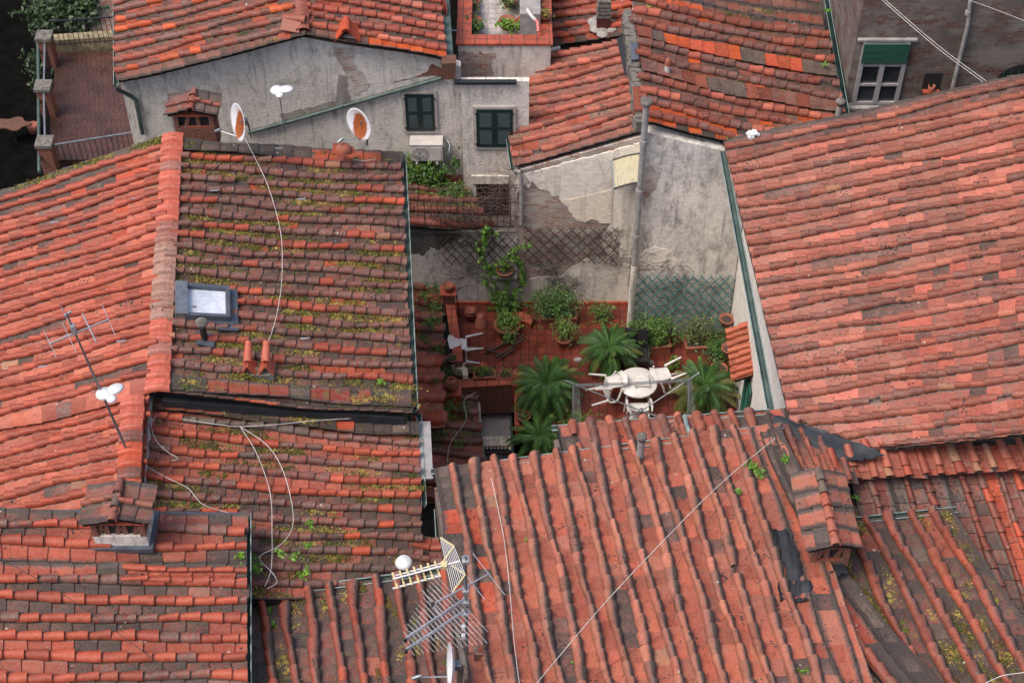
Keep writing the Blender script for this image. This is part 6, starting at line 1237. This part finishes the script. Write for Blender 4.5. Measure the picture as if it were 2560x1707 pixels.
# ============================================================ BOTTOM ANTENNA CLUSTER
b1 = P(1167, 1645, 7.5); t1 = PY(1163, 1388, b1.y); cl = thing('antenna_mast', 'grey mast carrying the aerial cluster at the corner of the front roof', 'mast', b1)
mb = MB(); mb.tube([b1-Vector((0, 0, .2)), t1], .028, 10); mb.build('tube', M['steel'], cl)
for k, y in enumerate((1400, 1475, 1503, 1532)): mb = MB(); q = PY(1164, y, b1.y); mb.box(q, (.10, .12, .07)); mb.build('clamp', M['alu'], cl)
for k, y in enumerate((1568, 1590)): q = PY(1158, y, b1.y-.06); mb = MB(); mb.box(q, (.06, .06, .09)); mb.build('junction_box', M['paint'], cl)
def boom_ant(label, A, B, z, els, twin=False, m='alu', th=.0038):
    a, b = P(*A, z), P(*B, z); t = thing('television_antenna', label, 'antenna', a); mb = MB()
    if twin: mb.bar(a, b, .02, .02); mb.bar(a+Vector((0, 0, .05)), b+Vector((0, 0, .05)), .02, .02)
    else: mb.bar(a, b, .022)
    mb.build('boom', M[m], t); d = (b-a).normalized(); s = Vector((-d.y, d.x, 0))
    for f, hl in els: mb = MB(); c = a.lerp(b, f); mb.tube([c-s*hl, c+s*hl], th, 5); mb.build('element', M[m], t)
    mb = MB(); mb.box(b, (.05, .05, .07)); mb.build('end_cap', M['black'], t); return t
zz = [PY(1164, y, b1.y).z for y in (1400, 1475, 1503, 1532)]
boom_ant('upper log periodic aerial with a twin boom and many thin rods', (1160, 1501), (1014, 1598), zz[2], [(.05+.9*k/15, .62*(1-.85*k/15)+.05) for k in range(16)], True)
boom_ant('lower log periodic aerial with a twin boom and many thin rods', (1160, 1530), (1015, 1626), zz[3], [(.05+.9*k/15, .62*(1-.85*k/15)+.05) for k in range(16)], True)
boom_ant('three rod aerial whose boom crosses the cluster mast', (1222, 1434), (1082, 1510), zz[1], [(.0, .46), (.30, .36), (1., .32)], False, th=.007)
# yellow and white UHF aerial
za = zz[0]; t = thing('television_antenna', 'yellow and white aerial with three long booms and a corner reflector grid', 'antenna', P(1060, 1430, za))
A0, B0 = P(1150, 1402, za), P(982, 1447, za); mb = MB()
for dz, dy in ((.0, 0), (-.10, -.10), (-.10, .12)): mb.bar(A0.lerp(B0, .28 if dz else 0)+Vector((0, dy, dz)), B0+Vector((0, dy, dz)), .022)
mb.build('boom', M['paint'], t); d = (B0-A0).normalized(); s = Vector((-d.y, d.x, 0))
for k in range(7):
    c = A0.lerp(B0, .34+.105*k)+Vector((0, 0, -.05)); mb = MB(); mb.bar(c-s*.15, c-s*.05, .03, .010); mb.bar(c+s*.15, c+s*.05, .03, .010); mb.bar(c-s*.04, c+s*.04, .02, .02); mb.build('director', M['yellow'], t)
mb = MB(); c = A0.lerp(B0, .24); mb.box(c, (.09, .10, .08)); mb.build('dipole_box', M['yellow'], t)
cA, cB, cC = P(1103, 1345, za+.25), P(1136, 1364, za+.25), P(1102, 1405, za); 
for (u, v, w2) in ((P(1101, 1343, za+.1), P(1135, 1365, za+.1), 0), (P(1135, 1366, za+.1), P(1106, 1405, za), 0), (P(1128, 1412, za-.02), P(1163, 1436, za-.1), 0), (P(1163, 1436, za-.1), P(1131, 1480, za-.1), 0)):
    mb = MB(); mb.bar(u, v, .02, .02); mb.build('reflector_frame', M['yellow'], t)
mb = MB()
for k in range(9): f = k/8; mb.tube([P(1101, 1343, za+.1).lerp(P(1135, 1365, za+.1), f), P(1131, 1480, za-.1).lerp(P(1163, 1436, za-.1), f)], .005, 4)
mb.build('reflector_grid', M['paint'], t)
q = P(1012, 1430, 6.4); t = thing('compact_antenna', 'round white dome antenna beyond the yellow aerial', 'antenna', q); mb = MB(); mb.lathe([(0, -.05), (.12, -.05), (.16, 0), (.12, .07), (0, .1)], q+Vector((0, 0, .3)), 18); mb.build('dome', M['paint'], t); mb = MB(); mb.tube([q-Vector((0, 0, .4)), q+Vector((0, 0, .3))], .018, 6); mb.build('mast', M['steel'], t)
# ============================================================ CABLES
def cable(pts, label, r=.0072, m='cable', cat='cable', sub=6):
    P3 = [P(*p) for p in pts]; out = []
    for i in range(len(P3)-1):
        p0, p1, p2, p3 = P3[max(i-1, 0)], P3[i], P3[i+1], P3[min(i+2, len(P3)-1)]
        for k in range(sub): t = k/sub; out.append(.5*((2*p1)+(p2-p0)*t+(2*p0-5*p1+4*p2-p3)*t*t+(3*p1-p0-3*p2+p3)*t**3))
    out.append(P3[-1]); mb = MB(); mb.tube(out, r, 5); return tag(mb.build('cable', M[m], None), label, cat)
def zB(x, y): q = PPL(x, y, P(1000, 424, ZE), nS); return q.z+.16
cable([(x, y, zB(x, y)) for x, y in ((612, 345), (640, 400), (668, 460), (690, 530), (704, 600), (705, 690), (697, 760), (680, 830), (652, 893))], 'white cable running down the mossy slope from the edge on dish')
cable([(x, y, zB(x, y)) for x, y in ((858, 358), (875, 372), (870, 392), (905, 402), (940, 398))], 'short white cable curling behind the terracotta cowl')
nC = (P(363, 1040, ZR2)-P(1041, 1111, ZE2)).cross(P(330, 1447, ZR2)-P(1041, 1111, ZE2)).normalized(); nC = nC if nC.z > 0 else -nC
def zC(x, y): return PPL(x, y, P(1041, 1111, ZE2), nC).z+.17
cable([(x, y, zC(x, y)) for x, y in ((600, 1066), (640, 1130), (675, 1230), (680, 1330), (678, 1420), (662, 1465))], 'white cable falling straight down the patched slope')
cable([(x, y, zC(x, y)) for x, y in ((600, 1066), (665, 1110), (705, 1170), (730, 1260), (730, 1320), (700, 1362), (655, 1385), (650, 1400), (680, 1430), (692, 1455), (668, 1470))], 'white cable looping wide across the patched slope')
cable([(x, y, zC(x, y)) for x, y in ((360, 1162), (420, 1195), (470, 1220), (500, 1255), (530, 1270), (568, 1280))], 'white cable crossing from the mast foot to the lower house')
cable([(x, y, zC(x, y)) for x, y in ((392, 1038), (378, 1060), (390, 1100), (420, 1130), (445, 1145), (430, 1152))], 'short white cable curling beside the ridge strip')
cable([(x, y, zC(x, y)) for x, y in ((455, 1048), (540, 1060), (600, 1066), (700, 1060), (800, 1050), (940, 1042), (985, 1032))], 'thin pale cable along the flat lichen course')
cable([(x, y, z) for x, y, z in ((1228, 1195, 6.9), (1245, 1270, 7.05), (1262, 1360, 7.25), (1275, 1480, 7.5), (1285, 1600, 7.75), (1300, 1720, 8.0))], 'white cable running down between the front roof rows')
cable([(1938, 1095, 6.85), (1800, 1210, 7.15), (1650, 1360, 7.5), (1500, 1520, 7.85), (1335, 1715, 8.2)], 'taut white cable stretched diagonally over the front roof')
cable([(1890, 1130, 6.95), (1780, 1290, 7.2), (1690, 1420, 7.4), (1680, 1560, 7.7), (1590, 1620, 7.75), (1440, 1720, 8.)], 'thin dark wire lying on the front roof', .004, 'iron')
cable([(1190, 980, .5), (1160, 1003, .4), (1165, 1050, .35), (1125, 1110, .35), (1118, 1175, .3)], 'white cable curled on the mossy lean-to')
cable([(2190, -20, 8), (2340, 110, 7.6), (2472, 208, 7.2)], 'upper pair of white overhead wires at the top right', .007)
cable([(2182, -20, 8), (2335, 114, 7.6), (2464, 210, 7.2)], 'lower of the paired white overhead wires at the top right', .007)
cable([(2420, 0, 8), (2490, 25, 7.9), (2580, 60, 7.8)], 'single pale overhead wire in the top right corner', .006)
cable([(0, 1395, 8.3), (150, 1480, 8.2), (300, 1585, 8.1), (400, 1660, 7.9), (480, 1720, 7.8)], 'dark wire sagging over the bottom left roof', .006, 'iron')
cable([(2560, 1680, 8.), (2500, 1690, 7.9), (2440, 1720, 7.9)], 'pale cable at the bottom right corner')
